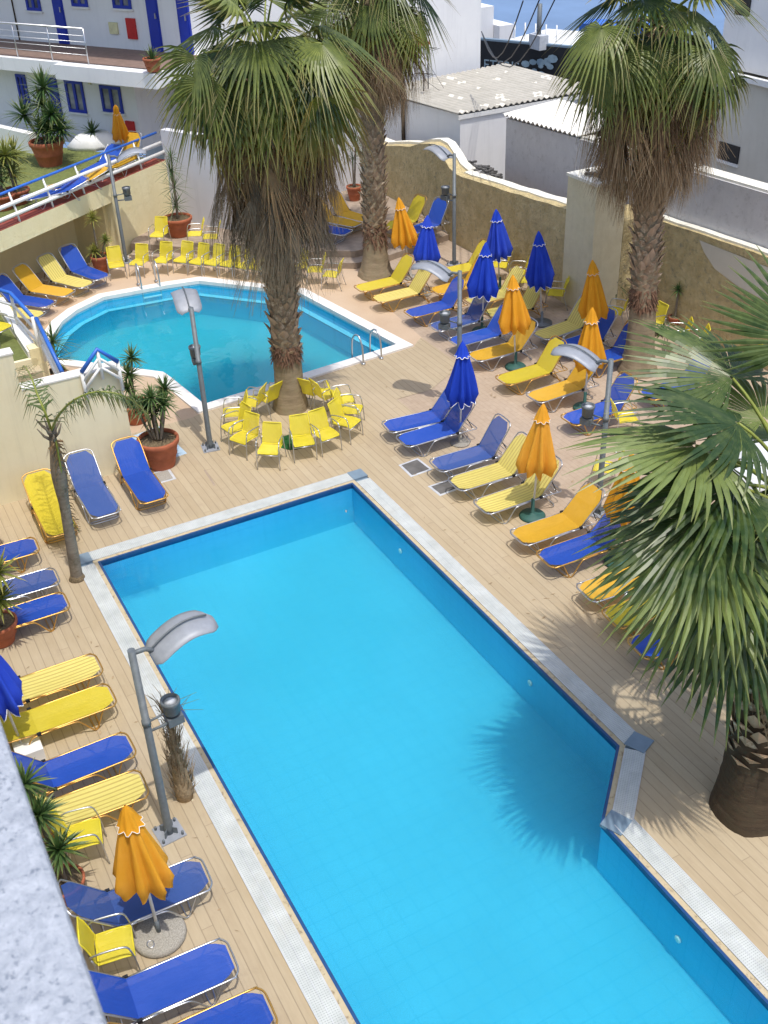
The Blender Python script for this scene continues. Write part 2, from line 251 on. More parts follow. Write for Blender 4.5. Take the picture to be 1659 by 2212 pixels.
# ------------------------------------------------------------------ mesh building
class MB:
    def __init__(s): s.v = []; s.f = []; s.m = []; s.a = []; s.smooth = []
    def vert(s, p, a=0.0): s.v.append(tuple(p)); s.a.append(a); return len(s.v) - 1
    def face(s, idx, mi=0, sm=False): s.f.append(tuple(idx)); s.m.append(mi); s.smooth.append(sm)
    def box(s, c, d, rz=0, mi=0, mat=None):
        b = len(s.v); X, Y, Z = d[0] / 2, d[1] / 2, d[2] / 2
        mt = mat if mat is not None else Matrix.Rotation(rz, 3, 'Z')
        for sx, sy, sz in ((-1,-1,-1),(1,-1,-1),(1,1,-1),(-1,1,-1),(-1,-1,1),(1,-1,1),(1,1,1),(-1,1,1)):
            s.vert(Vector(c) + mt @ Vector((sx * X, sy * Y, sz * Z)))
        for f in ((0,3,2,1),(4,5,6,7),(0,1,5,4),(1,2,6,5),(2,3,7,6),(3,0,4,7)): s.face([b + i for i in f], mi)
        return s
    def ext(s, x0, x1, y0, y1, z0, z1, mi=0): return s.box(((x0+x1)/2, (y0+y1)/2, (z0+z1)/2), (abs(x1-x0), abs(y1-y0), abs(z1-z0)), 0, mi)
    def prism(s, poly, z0, z1, mi=0):
        n = len(poly); b = len(s.v)
        top = z1 if isinstance(z1, (list, tuple)) else [z1] * n
        for p in poly: s.vert((p[0], p[1], z0))
        for p, z in zip(poly, top): s.vert((p[0], p[1], z))
        tri = tessellate_polygon([[Vector((p[0], p[1], 0)) for p in poly]])
        ar = sum(poly[i][0] * poly[(i+1) % n][1] - poly[(i+1) % n][0] * poly[i][1] for i in range(n))
        for t in tri:
            p, q, r = (Vector(poly[i][:2]) for i in t); t = list(t)
            if (q - p).cross(r - p) < 0: t.reverse()
            s.face([b + n + i for i in t], mi); s.face([b + i for i in reversed(t)], mi)
        for i in range(n):
            j = (i + 1) % n; s.face((b + i, b + j, b + n + j, b + n + i) if ar > 0 else (b + j, b + i, b + n + i, b + n + j), mi)
        return s
    def sheet(s, loops, z, mi=0):
        pts = [[Vector((p[0], p[1], 0)) for p in l] for l in loops]; b = len(s.v)
        for l in pts:
            for p in l: s.vert((p.x, p.y, z))
        fl = [p for l in pts for p in l]
        for t in tessellate_polygon(pts):
            p, q, r = (fl[i] for i in t)
            s.face([b + i for i in (t if (q - p).cross(r - p).z > 0 else reversed(t))], mi)
        return s
    def tube(s, pts, r, n=8, mi=0, closed=False, attr=None):
        pts = [Vector(p) for p in pts]; m = len(pts); b = len(s.v)
        rr = r if isinstance(r, (list, tuple)) else [r] * m; up = None
        for i, p in enumerate(pts):
            t = (pts[(i + 1) % m] - pts[i - 1]) if closed else (pts[min(i + 1, m - 1)] - pts[max(i - 1, 0)])
            t.normalize()
            if up is None: up = Vector((0, 0, 1)) if abs(t.z) < 0.9 else Vector((1, 0, 0))
            sd_ = t.cross(up)
            if sd_.length < 1e-4: sd_ = t.cross(Vector((0.3, 1, 0.2)))
            sd_.normalize(); up = sd_.cross(t).normalized()
            for k in range(n):
                a = 2 * PI * k / n; s.vert(p + (sd_ * math.cos(a) + up * math.sin(a)) * rr[i], 0 if attr is None else attr[i])
        for i in range(m if closed else m - 1):
            for k in range(n):
                a0 = b + i * n + k; a1 = b + i * n + (k + 1) % n; c0 = b + ((i + 1) % m) * n + k; c1 = b + ((i + 1) % m) * n + (k + 1) % n
                s.face((a0, a1, c1, c0), mi, True)
        if not closed:
            s.face([b + k for k in reversed(range(n))], mi); s.face([b + (m - 1) * n + k for k in range(n)], mi)
        return s
    def lathe(s, prof, n=24, c=(0, 0, 0), mi=0, fr=None, cap=True):
        b = len(s.v); m = len(prof)
        for i, (r, z) in enumerate(prof):
            for k in range(n):
                a = 2 * PI * k / n; q = r * (fr(a, z, i) if fr else 1.0); s.vert((c[0] + q * math.cos(a), c[1] + q * math.sin(a), c[2] + z))
        for i in range(m - 1):
            for k in range(n):
                s.face((b + i*n + k, b + i*n + (k+1) % n, b + (i+1)*n + (k+1) % n, b + (i+1)*n + k), mi, True)
        if cap:
            s.face([b + k for k in reversed(range(n))], mi); s.face([b + (m-1)*n + k for k in range(n)], mi)
        return s
    def build(s, name, mats, parent=None, loc=None, rz=None, bevel=0.0):
        me = bpy.data.meshes.new(name); me.from_pydata(s.v, [], s.f)
        if not isinstance(mats, (list, tuple)): mats = [mats]
        for m in mats: me.materials.append(M[m] if isinstance(m, str) else m)
        me.polygons.foreach_set('material_index', s.m); me.polygons.foreach_set('use_smooth', s.smooth)
        if any(s.a):
            at = me.attributes.new('rad', 'FLOAT', 'POINT'); at.data.foreach_set('value', s.a)
        me.update(); o = bpy.data.objects.new(name, me); COL.objects.link(o)
        if parent is not None: o.parent = parent
        if loc is not None: o.location = loc
        if rz is not None: o.rotation_euler = (0, 0, rz)
        if bevel:
            bv = o.modifiers.new('bevel', 'BEVEL'); bv.width = bevel; bv.segments = 2; bv.limit_method = 'ANGLE'
        return o
def tag(o, label, cat, group=None):
    o['label'] = label; o['category'] = cat
    if group: o['group'] = group
    return o
def struct(o, kind='structure'): o['kind'] = kind; return o
def empty(name, loc, rz=0.0, label=None, cat=None, group=None):
    o = bpy.data.objects.new(name, None); COL.objects.link(o); o.location = loc; o.rotation_euler = (0, 0, rz); o.empty_display_size = 0.2
    if label: tag(o, label, cat, group)
    return o
def children(o): return [c for c in KIDS.get(o.name, [])]
KIDS = {}
def scan():
    KIDS.clear()
    for o in COL.objects:
        if o.parent: KIDS.setdefault(o.parent.name, []).append(o)
def copy_tree(o, parent=None):
    c = o.copy(); COL.objects.link(c); c.parent = parent
    for ch in children(o): copy_tree(ch, c)
    return c
def smooth_path(pts, n=4):
    pts = [Vector(p) for p in pts]; out_ = []
    for i in range(len(pts) - 1):
        p0, p1, p2, p3 = pts[max(i - 1, 0)], pts[i], pts[i + 1], pts[min(i + 2, len(pts) - 1)]
        for k in range(n):
            t = k / n; out_.append(0.5 * ((2 * p1) + (p2 - p0) * t + (2*p0 - 5*p1 + 4*p2 - p3) * t * t + (3*p1 - p0 - 3*p2 + p3) * t ** 3))
    out_.append(pts[-1]); return out_

# ------------------------------------------------------------------ ground, deck and pools
def offset(poly, d):
    n = len(poly); area = sum(poly[i][0] * poly[(i+1) % n][1] - poly[(i+1) % n][0] * poly[i][1] for i in range(n)); sg = 1 if area > 0 else -1; o = []
    for i in range(n):
        a, b_, c = Vector(poly[i-1][:2]), Vector(poly[i][:2]), Vector(poly[(i+1) % n][:2])
        e1 = (b_ - a).normalized(); e2 = (c - b_).normalized(); n1 = Vector((e1.y, -e1.x)) * sg; n2 = Vector((e2.y, -e2.x)) * sg
        m = (n1 + n2); k = d / max(0.35, (1 + n1.dot(n2))) ; o.append((b_.x + m.x * k, b_.y + m.y * k))
    return o
POOL = [(-16.1, 2.67), (-16.1, 7.61), (-8.1, 7.61), (-7.15, 6.6), (1.0, 6.6), (1.0, 2.67)]
far_px = [(109, 733), (108, 752), (113, 768), (130, 778), (352, 807), (368, 818), (441, 877), (858, 747), (645, 634), (578, 626), (430, 609), (361, 619), (224, 644), (165, 673), (134, 697)]
FAR = [tuple(P(x, y)[:2]) for x, y in far_px]
C1 = offset(POOL, 0.10); C2 = offset(POOL, 0.38); F1 = offset(FAR, 0.27)
struct(MB().sheet([[(-75, -60), (60, -60), (60, 90), (-75, 90)]], -2.5).build('ground', 'asphalt'))
struct(MB().sheet([[(-480, -300), (-60, -60), (-48, 22), (-48, 60), (60, 92), (400, 420), (-480, 420)]], -2.45).build('sea', 'sea_water'))
struct(MB().sheet([[(-30.9, -3), (4, -3), (4, 17.9), (-30.9, 17.9)], F1, C2], -0.004).build('patio_paving', 'pavers'))
pinkpoly = [(-30.9, -2.9), (-19.9, -2.9), (-19.9, 12.0), (-23.2, 12.3), (-26.4, 13.2), (-30.9, 13.2)]
struct(MB().sheet([pinkpoly, F1], 0.0).build('pool_terrace', 'pink'))
deckpoly = [(-20.296, -2.9), (3.9, -2.9), (3.9, 10.04), (-18.7, 10.04), (-18.7, 10.9), (-19.4, 12.1), (-21.2, 12.1), (-21.05, 11.9), (F1[7][0] + .02, F1[7][1]), (F1[6][0] + .02, F1[6][1]), (-20.296, 5.9)]
# the far pool's near edge reaches past the join: the boards stop at its coping
near = [p for p in F1]
struct(MB().sheet([deckpoly, C2], 0.004).build('wooden_deck', 'deck'))
def basin(name, poly, depth, mat, wl, band, bandmat):
    m = MB(); n = len(poly)
    m.sheet([poly], -depth)
    for i in range(n):
        a, b_ = poly[i], poly[(i+1) % n]
        k = len(m.v)
        for p, z in ((a, -depth), (b_, -depth), (b_, -band), (a, -band), (b_, 0.0), (a, 0.0)): m.vert((p[0], p[1], z))
        m.face((k, k+1, k+2, k+3), 0); m.face((k+3, k+2, k+4, k+5), 1)
    return struct(m.build(name, [mat, bandmat]))
basin('pool_basin', POOL, 0.88, 'pool_tile', -0.03, 0.10, 'dark_tile')
basin('far_pool_basin', FAR, 0.95, 'far_pool_tile', -0.1, 0.12, 'far_pool_tile')
struct(MB().prism(offset(POOL, -0.003), -0.876, -0.035).build('pool_water', 'pool_water'))
struct(MB().prism(offset(FAR, -0.003), -0.946, -0.10).build('far_pool_water', 'far_pool_water'))
# step ledges under water in the far pool
m = MB(); fi = offset(FAR, -0.16); n = len(FAR)
for i in range(n):
    j = (i + 1) % n
    if i in (5, 6): continue
    k = len(m.v)
    for p, z in ((FAR[i], -0.33), (FAR[j], -0.33), (fi[j], -0.33), (fi[i], -0.33), (fi[j], -0.36), (fi[i], -0.36)): m.vert((p[0], p[1], z))
    m.face((k, k+1, k+2, k+3)); m.face((k+3, k+2, k+4, k+5), 1)
struct(m.build('far_pool_ledge', ['far_pool_tile', 'step_tile']))
def ringmesh(name, inner, outer, z0, z1, mat, bev=0.0):
    m = MB(); n = len(inner); m.sheet([outer, inner], z1)
    for l in (inner, outer):
        for i in range(n):
            a, b_ = l[i], l[(i+1) % n]; k = len(m.v)
            for p, z in ((a, z0), (b_, z0), (b_, z1), (a, z1)): m.vert((p[0], p[1], z))
            m.face((k, k+1, k+2, k+3))
    return struct(m.build(name, mat))
ringmesh('far_pool_coping', offset(FAR, -0.012), F1, -0.05, 0.045, 'white_coping')
ringmesh('pool_edge_tiles', offset(POOL, -0.012), offset(POOL, 0.028), -0.06, 0.009, 'dark_tile'); ringmesh('pool_coping', offset(POOL, 0.0285), C1, -0.05, 0.006, 'coping_stone')
m = MB(); m.sheet([C2, C1], -0.02); struct(m.build('gutter_channel', 'blue_grey'))
# gutter grating as straight strips, each turned along its side, corner plates between
SC = [0]
def strip(a, b_, w0, w1, trim0=0.0, trim1=0.0):
    a, b_ = Vector(a), Vector(b_); d = (b_ - a); L = d.length; d.normalize(); ang = math.atan2(d.y, d.x)
    m = MB(); m.ext(trim0, L - trim1, w0, w1, -0.03, 0.014); m.ext(trim0, L - trim1, w0, w0 + 0.012, 0.0141, 0.018, 1); m.ext(trim0, L - trim1, w1 - 0.012, w1, 0.0141, 0.018, 1)
    m.ext(trim0, L - trim1, (w0+w1)/2 - .004, (w0+w1)/2 + .004, 0.0141, 0.017, 1)
    o = struct(m.build('gutter_grate', ['grate', 'light_grey'])); SC[0] += 1; o.location = (a.x, a.y, .0013 * SC[0]); o.rotation_euler = (0, 0, ang)
for a, b_, t0, t1 in ((POOL[0], POOL[1], -0.10, -0.10), (POOL[1], POOL[2], 0.0, -0.05), (POOL[2], POOL[3], 0.02, -0.02), (POOL[3], POOL[4], 0.12, 0.0), (POOL[5], POOL[0], 0.0, 0.0)):
    d = (Vector(b_) - Vector(a)).normalized(); nrm = Vector((d.y, -d.x))
    s_ = 1 if nrm.dot(Vector((-8, 5)) - Vector(a)) < 0 else -1
    if s_ < 0: strip(a, b_, 0.10, 0.38, t0, t1)
    else: strip(a, b_, -0.38, -0.10, t0, t1)
for x, y in ((-16.34, 7.85), (-16.34, 2.43), (-8.0, 7.9), (-7.05, 6.75)):
    struct(MB().box((x, y, 0.0), (0.30, 0.30, 0.046), 0.0 if x < -10 else 0.4).build('gutter_corner', 'blue_grey'))
# raised back terrace with two shallow steps
T0 = [(-30.4, 7.75), (-29.0, 9.15), (-27.6, 10.6), (-26.9, 11.5), (-26.6, 12.3), (-26.15, 12.9), (-26.2, 14.0), (-26.75, 16.3)]
T1 = [(x - 0.42, y + 0.16) for x, y in T0]
def terr(poly, z, name, mat, z0=-0.3): return struct(MB().prism(poly + [(-33.5, 16.3), (-33.5, 9.5)], z0, z).build(name, mat))
terr(T0, 0.17, 'lower_step', 'step_stone'); terr(T1, 0.35, 'upper_terrace', 'step_stone', 0.1)
# inspection hatches, floor plates
def plate(pts, z, th, mat, name, label, cat, frame=None, group=None):
    ps = [P(x, y)[:2] for x, y in pts]; cx = sum(p[0] for p in ps)/len(ps); cy = sum(p[1] for p in ps)/len(ps); lp = [(p[0]-cx, p[1]-cy) for p in ps]
    if frame:
        t = empty(name, (cx, cy, 0), 0, label, cat, group); f = offset(lp, 0.05)
        MB().prism(f, 0.003, z, 0).build('frame', frame, t); MB().prism(lp, z, z + th).build('lid', mat, t); return t
    return tag(MB().prism(lp, 0.003, z + th).build(name, mat, None, (cx, cy, 0)), label, cat, group)
plate([(868, 1006), (901, 994), (927, 1014), (890, 1027)], 0.008, 0.006, 'asphalt', 'deck_hatch', 'dark deck hatch with pale frame by the foot of the faded blue lounger', 'hatch', 'light_grey', 'deck hatches by the pool')
plate([(932, 1052), (968, 1040), (995, 1052), (952, 1068)], 0.008, 0.006, 'asphalt', 'deck_hatch', 'dark deck hatch half covered by the foot of a pale striped lounger', 'hatch', 'light_grey', 'deck hatches by the pool')
plate([(280, 945), (343, 921), (404, 980), (345, 1000)], 0.006, 0.004, 'pale_blue_plate', 'floor_plate', 'pale blue floor sheet lying under the big terracotta pot', 'floor plate')
plate([(330, 1025), (362, 1016), (374, 1034), (345, 1042)], 0.008, 0.006, 'concrete', 'deck_hatch', 'small grey hatch in front of the big terracotta pot', 'hatch', 'light_grey')
plate([(440, 1016), (444, 1015), (466, 1048), (462, 1050)], 0.004, 0.002, 'step_stone', 'drain_slot', 'narrow dark drain slot cut in the boards near the tall lamp post', 'drain')

# ------------------------------------------------------------------ walls around the court
def wall_x(poly_uz, v0, v1, z0, m, mi=0):
    n = len(poly_uz)
    for i in range(n - 1):
        (a, za), (b_, zb) = poly_uz[i], poly_uz[i+1]; k = len(m.v)
        for u, v, z in ((a, v0, z0), (b_, v0, z0), (b_, v1, z0), (a, v1, z0), (a, v0, za), (b_, v0, zb), (b_, v1, zb), (a, v1, za)): m.vert((u, v, z))
        for f in ((4,5,6,7),(0,1,5,4),(2,3,7,6),(0,3,2,1)): m.face([k + q for q in f], mi)
        if i == 0: m.face([k + q for q in (3,0,4,7)], mi)
        if i == n - 2: m.face([k + q for q in (1,2,6,5)], mi)
    return m
rng = random.Random(3)
prof = [(-32.0, 1.75), (-31.0, 1.78), (-30.3, 1.95), (-29.6, 2.1), (-29.0, 2.2), (-28.4, 2.42), (-27.8, 2.55), (-27.4, 2.52), (-27.0, 2.3), (-26.7, 2.1), (-26.3, 2.02)]
x = -26.0
while x < -21.2: prof.append((x, 2.0 + (x + 26.3) / 5.1 * 0.38 + rng.uniform(-0.015, 0.015))); x += 0.4
prof.append((-21.18, 2.38))
t = empty('stone_wall', (-26, 16.3, 0)); t.location = (0, 0, 0); tag(t, 'rough ochre stone wall with crumbling plaster top behind the loungers, left of the square pillar', 'wall')
wall_x(prof, 16.25, 16.75, -1, MB()).build('wall', 'stone_wall', t)
wall_x([(u, z + 0.07) for u, z in prof if u < -26.2], 16.62, 16.88, 1.6, MB()).build('plaster_top', 'plaster_cap', t)
wall_x([(u, z + 0.035) for u, z in prof if u > -26.4], 16.5, 16.8, 1.9, MB()).build('coping', 'plaster_cap', t)
t = empty('pillar', (-20.62, 16.6, 0), 0, 'tall square cream rendered pillar standing in front of the stone wall', 'pillar')
MB().ext(-0.56, 0.56, -0.38, 0.5, -0.5, 3.22).build('shaft', 'pillar_render', t); MB().ext(-0.59, 0.59, -0.41, 0.53, 3.22, 3.29).build('cap', 'plaster_cap', t)
m = MB(); rr = random.Random(2)
for i in range(26): m.box((rr.uniform(-.25, .45), rr.uniform(-.2, .4), 3.32 + rr.uniform(0, .06)), (rr.uniform(.06, .2), rr.uniform(.05, .14), .05), rr.uniform(0, 3))
m.build('rubble', 'asphalt', t)
t = empty('stone_wall', (0, 0, 0), 0, 'long mottled stone wall with white top edge right of the square pillar', 'wall')
prof = []; x = -20.05
while x < 3: prof.append((x, 2.28 + (x + 20) * 0.045 + rng.uniform(-0.012, 0.012))); x += 0.5
wall_x(prof, 17.72, 18.0, -1, MB()).build('wall', 'stone_wall', t); MB().ext(-21.0, -20.06, 17.11, 18.0, -1, 2.25).build('wall_return', 'stone_wall', t); wall_x([(u, z + 0.05) for u, z in prof], 17.80, 17.99, 2.2, MB()).build('coping', 'plaster_cap', t)
m = MB()
pl = [(-17.3, 2.62), (-16.9, 2.35), (-16.2, 2.2), (-15.0, 2.1), (-14.2, 1.95), (-13.2, 1.95), (-12, 2.1), (-12, 2.9), (-17.5, 2.85)]
k = len(m.v)
tri = tessellate_polygon([[Vector((a, b_, 0)) for a, b_ in pl]])
for a, b_ in pl: m.vert((a - .6, 17.705, b_ - .62))
for tr in tri: m.face([k + i for i in tr])
m.build('rendered_patch', 'cream_render', t)
# overgrown rubble line between wall and sheds
m = MB()
for i in range(60):
    u = rr.uniform(-27.2, -25.3); m.box((u, 16.85 + rr.uniform(0, .3), 2.02 + rr.uniform(0, .10)), (rr.uniform(.05, .25), rr.uniform(.04, .1), rr.uniform(.03, .08)), rr.uniform(0, 3))
tag(m.build('rubble_heap', 'asphalt'), 'heap of dark rubble and roof scraps on the wall top beside the white shed', 'rubble')

# sheds behind
def corrugated(corners, th, mat, parent, waves, amp=0.025, name='roof'):
    a, b_, c, d = [Vector(p) for p in corners]; m = MB(); n = waves * 6     # a->b is the corrugated edge, a->d the run
    for i in range(n + 1):
        t_ = i / n; h = amp * math.sin(2 * PI * waves * t_)
        for p, q in ((a, b_), (d, c)):
            v = p.lerp(q, t_); m.vert((v.x, v.y, v.z + h)); m.vert((v.x, v.y, v.z + h - th))
    for i in range(n):
        k = 4 * i; m.face((k, k + 4, k + 6, k + 2), 0, False); m.face((k + 1, k + 3, k + 7, k + 5), 0, False); m.face((k, k + 1, k + 5, k + 4)); m.face((k + 2, k + 6, k + 7, k + 3))
    m.face((0, 2, 3, 1)); k = 4 * n; m.face((k, k + 1, k + 3, k + 2))
    return m.build(name, mat, parent)
t = empty('shed', (0, 0, 0), 0, 'white shed with spotted tan corrugated roof beside the white tower block', 'shed')
m = MB(); wall_x([(-33.2, 2.82), (-28.15, 3.10)], 17.5, 22.4, -2.4, m); m.build('wall', 'white_render', t)
corrugated([(-28.1, 17.4, 3.17), (-28.1, 22.6, 3.2), (-33.4, 22.6, 3.1), (-33.4, 17.4, 2.92)], 0.02, 'roof_spotted', t, 26, 0.03)
MB().ext(-28.15, -28.1, 17.42, 22.4, 2.98, 3.10).build('gutter', 'white_paint', t)
MB().tube([(-31.5, 17.44, 2.9), (-31.5, 17.44, 1.0)], 0.06, 8).build('drainpipe', 'dark_bark', t)
t = empty('shed', (0, 0, 0), 0, 'low grey walled shed with white corrugated roof edge in front of the spotted roof', 'shed')
wall_x([(-26.49, 3.26), (-23.2, 3.40)], 18.0, 19.6, -2.4, MB()).build('wall', 'grey_render', t)
corrugated([(-26.6, 17.93, 3.36), (-23.1, 17.93, 3.50), (-23.1, 19.9, 3.62), (-26.6, 19.9, 3.48)], 0.02, 'roof_white', t, 17, 0.035)
t = empty('rendered_wall', (0, 0, 0), 0, 'long grey rendered wall with white top running right behind the shaggy palm', 'wall')
wall_x([(-23.19, 3.38), (-22.4, 3.42), (3, 4.3)], 18.02, 18.4, -2.4, MB()).build('wall', 'grey_render', t)
wall_x([(-23.15, 3.44), (-22.4, 3.48), (3, 4.36)], 18.06, 18.44, 3.3, MB()).build('coping', 'plaster_cap', t)
def aerial(x, y, z, h, label):
    t = empty('aerial', (x, y, z), 0.4, label, 'aerial', 'television aerials on the shed roof')
    MB().tube([(0, 0, 0), (0, 0, h)], 0.018, 6).build('mast', 'dark_plastic', t)
    m = MB(); m.tube([(-.35, 0, h - .1), (.35, 0, h - .05)], 0.012, 5)
    for i in range(5): m.tube([(-.3 + i * .15, -.22, h - .1), (-.3 + i * .15, .22, h - .1)], 0.008, 5)
    m.build('antenna', 'dark_plastic', t)
    m = MB(); m.tube([(0, 0, h * .6), (.4, .3, 0)], 0.006, 4); m.tube([(0, 0, h * .6), (-.4, .3, 0)], 0.006, 4); m.build('guy_wire', 'dark_plastic', t)
q = P(925, 188, 3.15); aerial(q.x, q.y, q.z - .05, 1.3, 'tall television aerial standing on the spotted shed roof by the tower')
q = P(912, 192, 3.15); aerial(q.x + .1, q.y, q.z - .05, 0.6, 'short aerial stump on the spotted shed roof')
# white tower block
t = empty('tower_block', (0, 0, 0), 0, 'blank white tower block behind the second palm', 'building')
MB().ext(-44, -34, 12.5, 21.95, -2.4, 14.5).build('wall', 'white_render', t)
MB().ext(-33.99, -33.9, 18.6, 19.9, 3.95, 4.03).build('ledge', 'terracotta', t)
t = empty('white_block', (0, 0, 0), 0, 'small stepped white building end beside the tower block, near the sea', 'building')
MB().ext(-50, -46, 26, 30.4, -2.4, 2.7).build('wall', 'white_render', t); MB().ext(-49, -45.5, 30.41, 31.2, -2.4, 1.9).build('low_wall', 'white_render', t)
# bar with dark fascia
def quadbox(p, q, z0, z1, th):
    p, q = Vector(p[:2]), Vector(q[:2]); d = (q - p).normalized(); nn = Vector((-d.y, d.x)) * th
    return MB().prism([tuple(p), tuple(q), tuple(q + nn), tuple(p + nn)], z0, z1)
A1, B1 = P(1020, 84, 3.0), P(1290, 108, 3.0)
t = empty('bar_building', (0, 0, 0), 0, 'seafront bar with dark fascia, pale sign lettering and flat white roof', 'building')
quadbox(A1, B1, -2.4, 1.6, 5).build('wall', 'black_board', t); quadbox(A1, B1, 1.6, 2.98, 0.3).build('fascia', 'black_board', t)
A2, B2 = P(1065, 68, 3.0), P(1290, 84, 3.0)
d = (Vector(B1[:2]) - Vector(A1[:2])).normalized(); nn = Vector((-d.y, d.x)); an = math.atan2(d.y, d.x)
MB().prism([tuple(Vector(A1[:2]) + d*1.0 + nn*.5), tuple(Vector(B1[:2]) + nn*.5), tuple(Vector(B1[:2]) + nn*3.6), tuple(Vector(A1[:2]) + d*1.4 + nn*3.6)], 2.6, 2.9).build('roof', 'white_paint', t)
quadbox(A1, B1, 2.98, 3.05, 0.2).build('trim', 'blue_grey', t)
quadbox(Vector(A1[:2]) + d*2.0 + nn*5.2, Vector(B1[:2]) + nn*5.2, -2.4, 2.9, 1.2).build('parapet', 'blue_paint', t)
for i in range(5):
    m = MB(); m.tube([(A1.x + d.x*(1.2+.45*i) + nn.x*1.2, A1.y + d.y*(1.2+.45*i) + nn.y*1.2, 2.9), (A1.x + d.x*(1.2+.45*i) + nn.x*1.2, A1.y + d.y*(1.2+.45*i) + nn.y*1.2, 3.5)], 0.03, 6); m.build('roof_post', 'white_paint', t)
cu = bpy.data.curves.new('sign_lettering', 'FONT'); cu.body = "ETER'S"; cu.size = 0.52; cu.extrude = 0.01; cu.space_character = 1.08
tx = bpy.data.objects.new('sign_lettering', cu); COL.objects.link(tx); bpy.context.view_layer.update()
me = bpy.data.meshes.new_from_object(tx.evaluated_get(bpy.context.evaluated_depsgraph_get())); bpy.data.objects.remove(tx)
lo = bpy.data.objects.new('sign_lettering', me); COL.objects.link(lo); me.materials.append(M['sign_blue']); lo.parent = t
st_ = PX(1043, 147, 0) if False else None
fp = Vector((A1.x, A1.y)) - nn * 0.03
# where the sight line of the lettering meets the fascia plane
def hitline(x, y):
    dr = ray(x, y); n3 = Vector((nn.x, nn.y, 0)); tt = (Vector((fp.x, fp.y, 0)) - Vector((EYE.x, EYE.y, 0))).dot(n3) / dr.dot(n3); return EYE + dr * tt
q = hitline(1044, 149); lo.location = q; lo.rotation_euler = (PI/2, 0, an)
q2 = hitline(1150, 155); m = MB(); 
for i in range(9): m.lathe([(0.01, 0), (rr.uniform(.08, .2), .01), (.01, .02)], 9, (0, 0, 0))
m = MB()
for i in range(12):
    c = Vector((rr.uniform(-.6, .9), rr.uniform(-.15, .55))); r_ = rr.uniform(.06, .16); k = len(m.v)
    for j in range(8): m.vert((c.x + r_ * math.cos(j * PI/4) * 1.5, c.y + r_ * math.sin(j * PI/4), 0.004 * i))
    m.face([k + j for j in range(8)])
o = m.build('sign_painting', 'sign_blue', t); o.location = q2; o.rotation_euler = (PI/2, 0, an)
for (x, y, z, h, lb) in ((1163, 96, 3.0, 1.6, 'grey flue pipe rising from the bar roof'),):
    q = P(x, y, 3.0); tt = empty('flue_pipe', (q.x, q.y, 2.9), 0, lb, 'pipe'); MB().tube([(0, 0, 0), (0, 0, 1.5)], 0.09, 8).build('pipe', 'galvanised', tt); MB().box((0, 0, .2), (.7, .4, .5)).build('fan_box', 'light_grey', tt)
m = MB(); a = P(1040, 68, 5); b_ = P(1130, 2, 7.5)
for k_ in range(3):
    pts = []
    for i in range(9):
        s_ = i / 8; v = a.lerp(b_ + Vector((0, .4 * k_, 0)), s_); pts.append((v.x, v.y, v.z - 0.9 * math.sin(PI * s_) * (1 + .15 * k_)))
    m.tube(pts, 0.014, 5)
tag(m.build('overhead_cables', 'dark_plastic'), 'sagging black overhead cables in front of the sea', 'cables')
# house on the right beyond the wall
t = empty('house', (0, 0, 0), 0, 'cream house with one small dark window high beyond the grey wall', 'house')
MB().ext(-25.6, -5, 24.0, 30, -2.4, 4.0).build('wall', 'cream_render', t); MB().ext(-25.7, -5, 23.85, 24.0, 3.98, 4.14).build('ledge', 'white_paint', t)
MB().ext(-24.9, -5, 24.25, 30, 4.141, 9.0).build('upper_wall', 'white_render', t)
w1 = empty('x', (0, 0, 0)); bpy.data.objects.remove(w1)
wf = MB().ext(-24.22, -23.36, 23.94, 24.04, 1.62, 1.70).build('window', 'white_paint', t)
MB().ext(-24.2, -23.38, 23.965, 24.05, 1.71, 2.2).build('pane', 'black_board', wf)
wf = MB().ext(-24.55, -23.95, 24.20, 24.3, 5.5, 5.55).build('window', 'white_paint', t); MB().ext(-24.52, -23.98, 24.21, 24.3, 5.56, 6.2).build('pane', 'black_board', wf)

# hotel the picture is taken from: parapet and facade
t = empty('hotel_building', (0, 0, 0), 0, 'speckled pale stucco balcony parapet of the hotel in the near corner', 'building')
MB().ext(-24, 3, -6, -0.02, -1, 9.98).build('facade', 'cream_wall', t); MB().ext(-12, 1.2, -0.45, 0.022, 9.98, 10.2).build('parapet', 'parapet_stucco', t, bevel=0.008)

# ------------------------------------------------------------------ left: upper terrace on its yellow wall
ZT = 2.12
fa, fb = P(0, 500, ZT), P(358, 346, ZT); fd = Vector((fb.x - fa.x, fb.y - fa.y)).normalized(); fn = Vector((-fd.y, fd.x))     # fn points away from the camera
if fn.dot(Vector(fa[:2])) < 0: fn = -fn
F0 = Vector(fa[:2]) - fd * 3.5; FB = Vector(fb[:2]); FL = (FB - F0).length
def fpt(s_, d_): return tuple(F0 + fd * s_ + fn * d_)
wx = P(244, 435, 1.65); sx = (Vector(wx[:2]) - F0).dot(fd)
t = empty('terrace_wall', (0, 0, 0), 0, 'yellow rendered wall and beam carrying the upper terrace with green turf', 'wall')
MB().prism([fpt(sx, 0), fpt(FL, 0), fpt(FL, .3), fpt(sx, .3)], -0.3, ZT).build('wall', 'yellow_wall', t)
MB().prism([fpt(0, 0), fpt(sx - .005, 0), fpt(sx - .005, .3), fpt(0, .3)], 1.62, ZT).build('beam', 'yellow_wall', t)
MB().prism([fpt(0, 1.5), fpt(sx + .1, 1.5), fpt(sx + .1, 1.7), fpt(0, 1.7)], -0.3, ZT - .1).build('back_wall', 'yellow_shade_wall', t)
MB().prism([fpt(sx - .1, .3), fpt(sx + .1, .3), fpt(sx + .1, 1.5), fpt(sx - .1, 1.5)], -0.3, ZT - .1).build('side_wall', 'yellow_shade_wall', t)
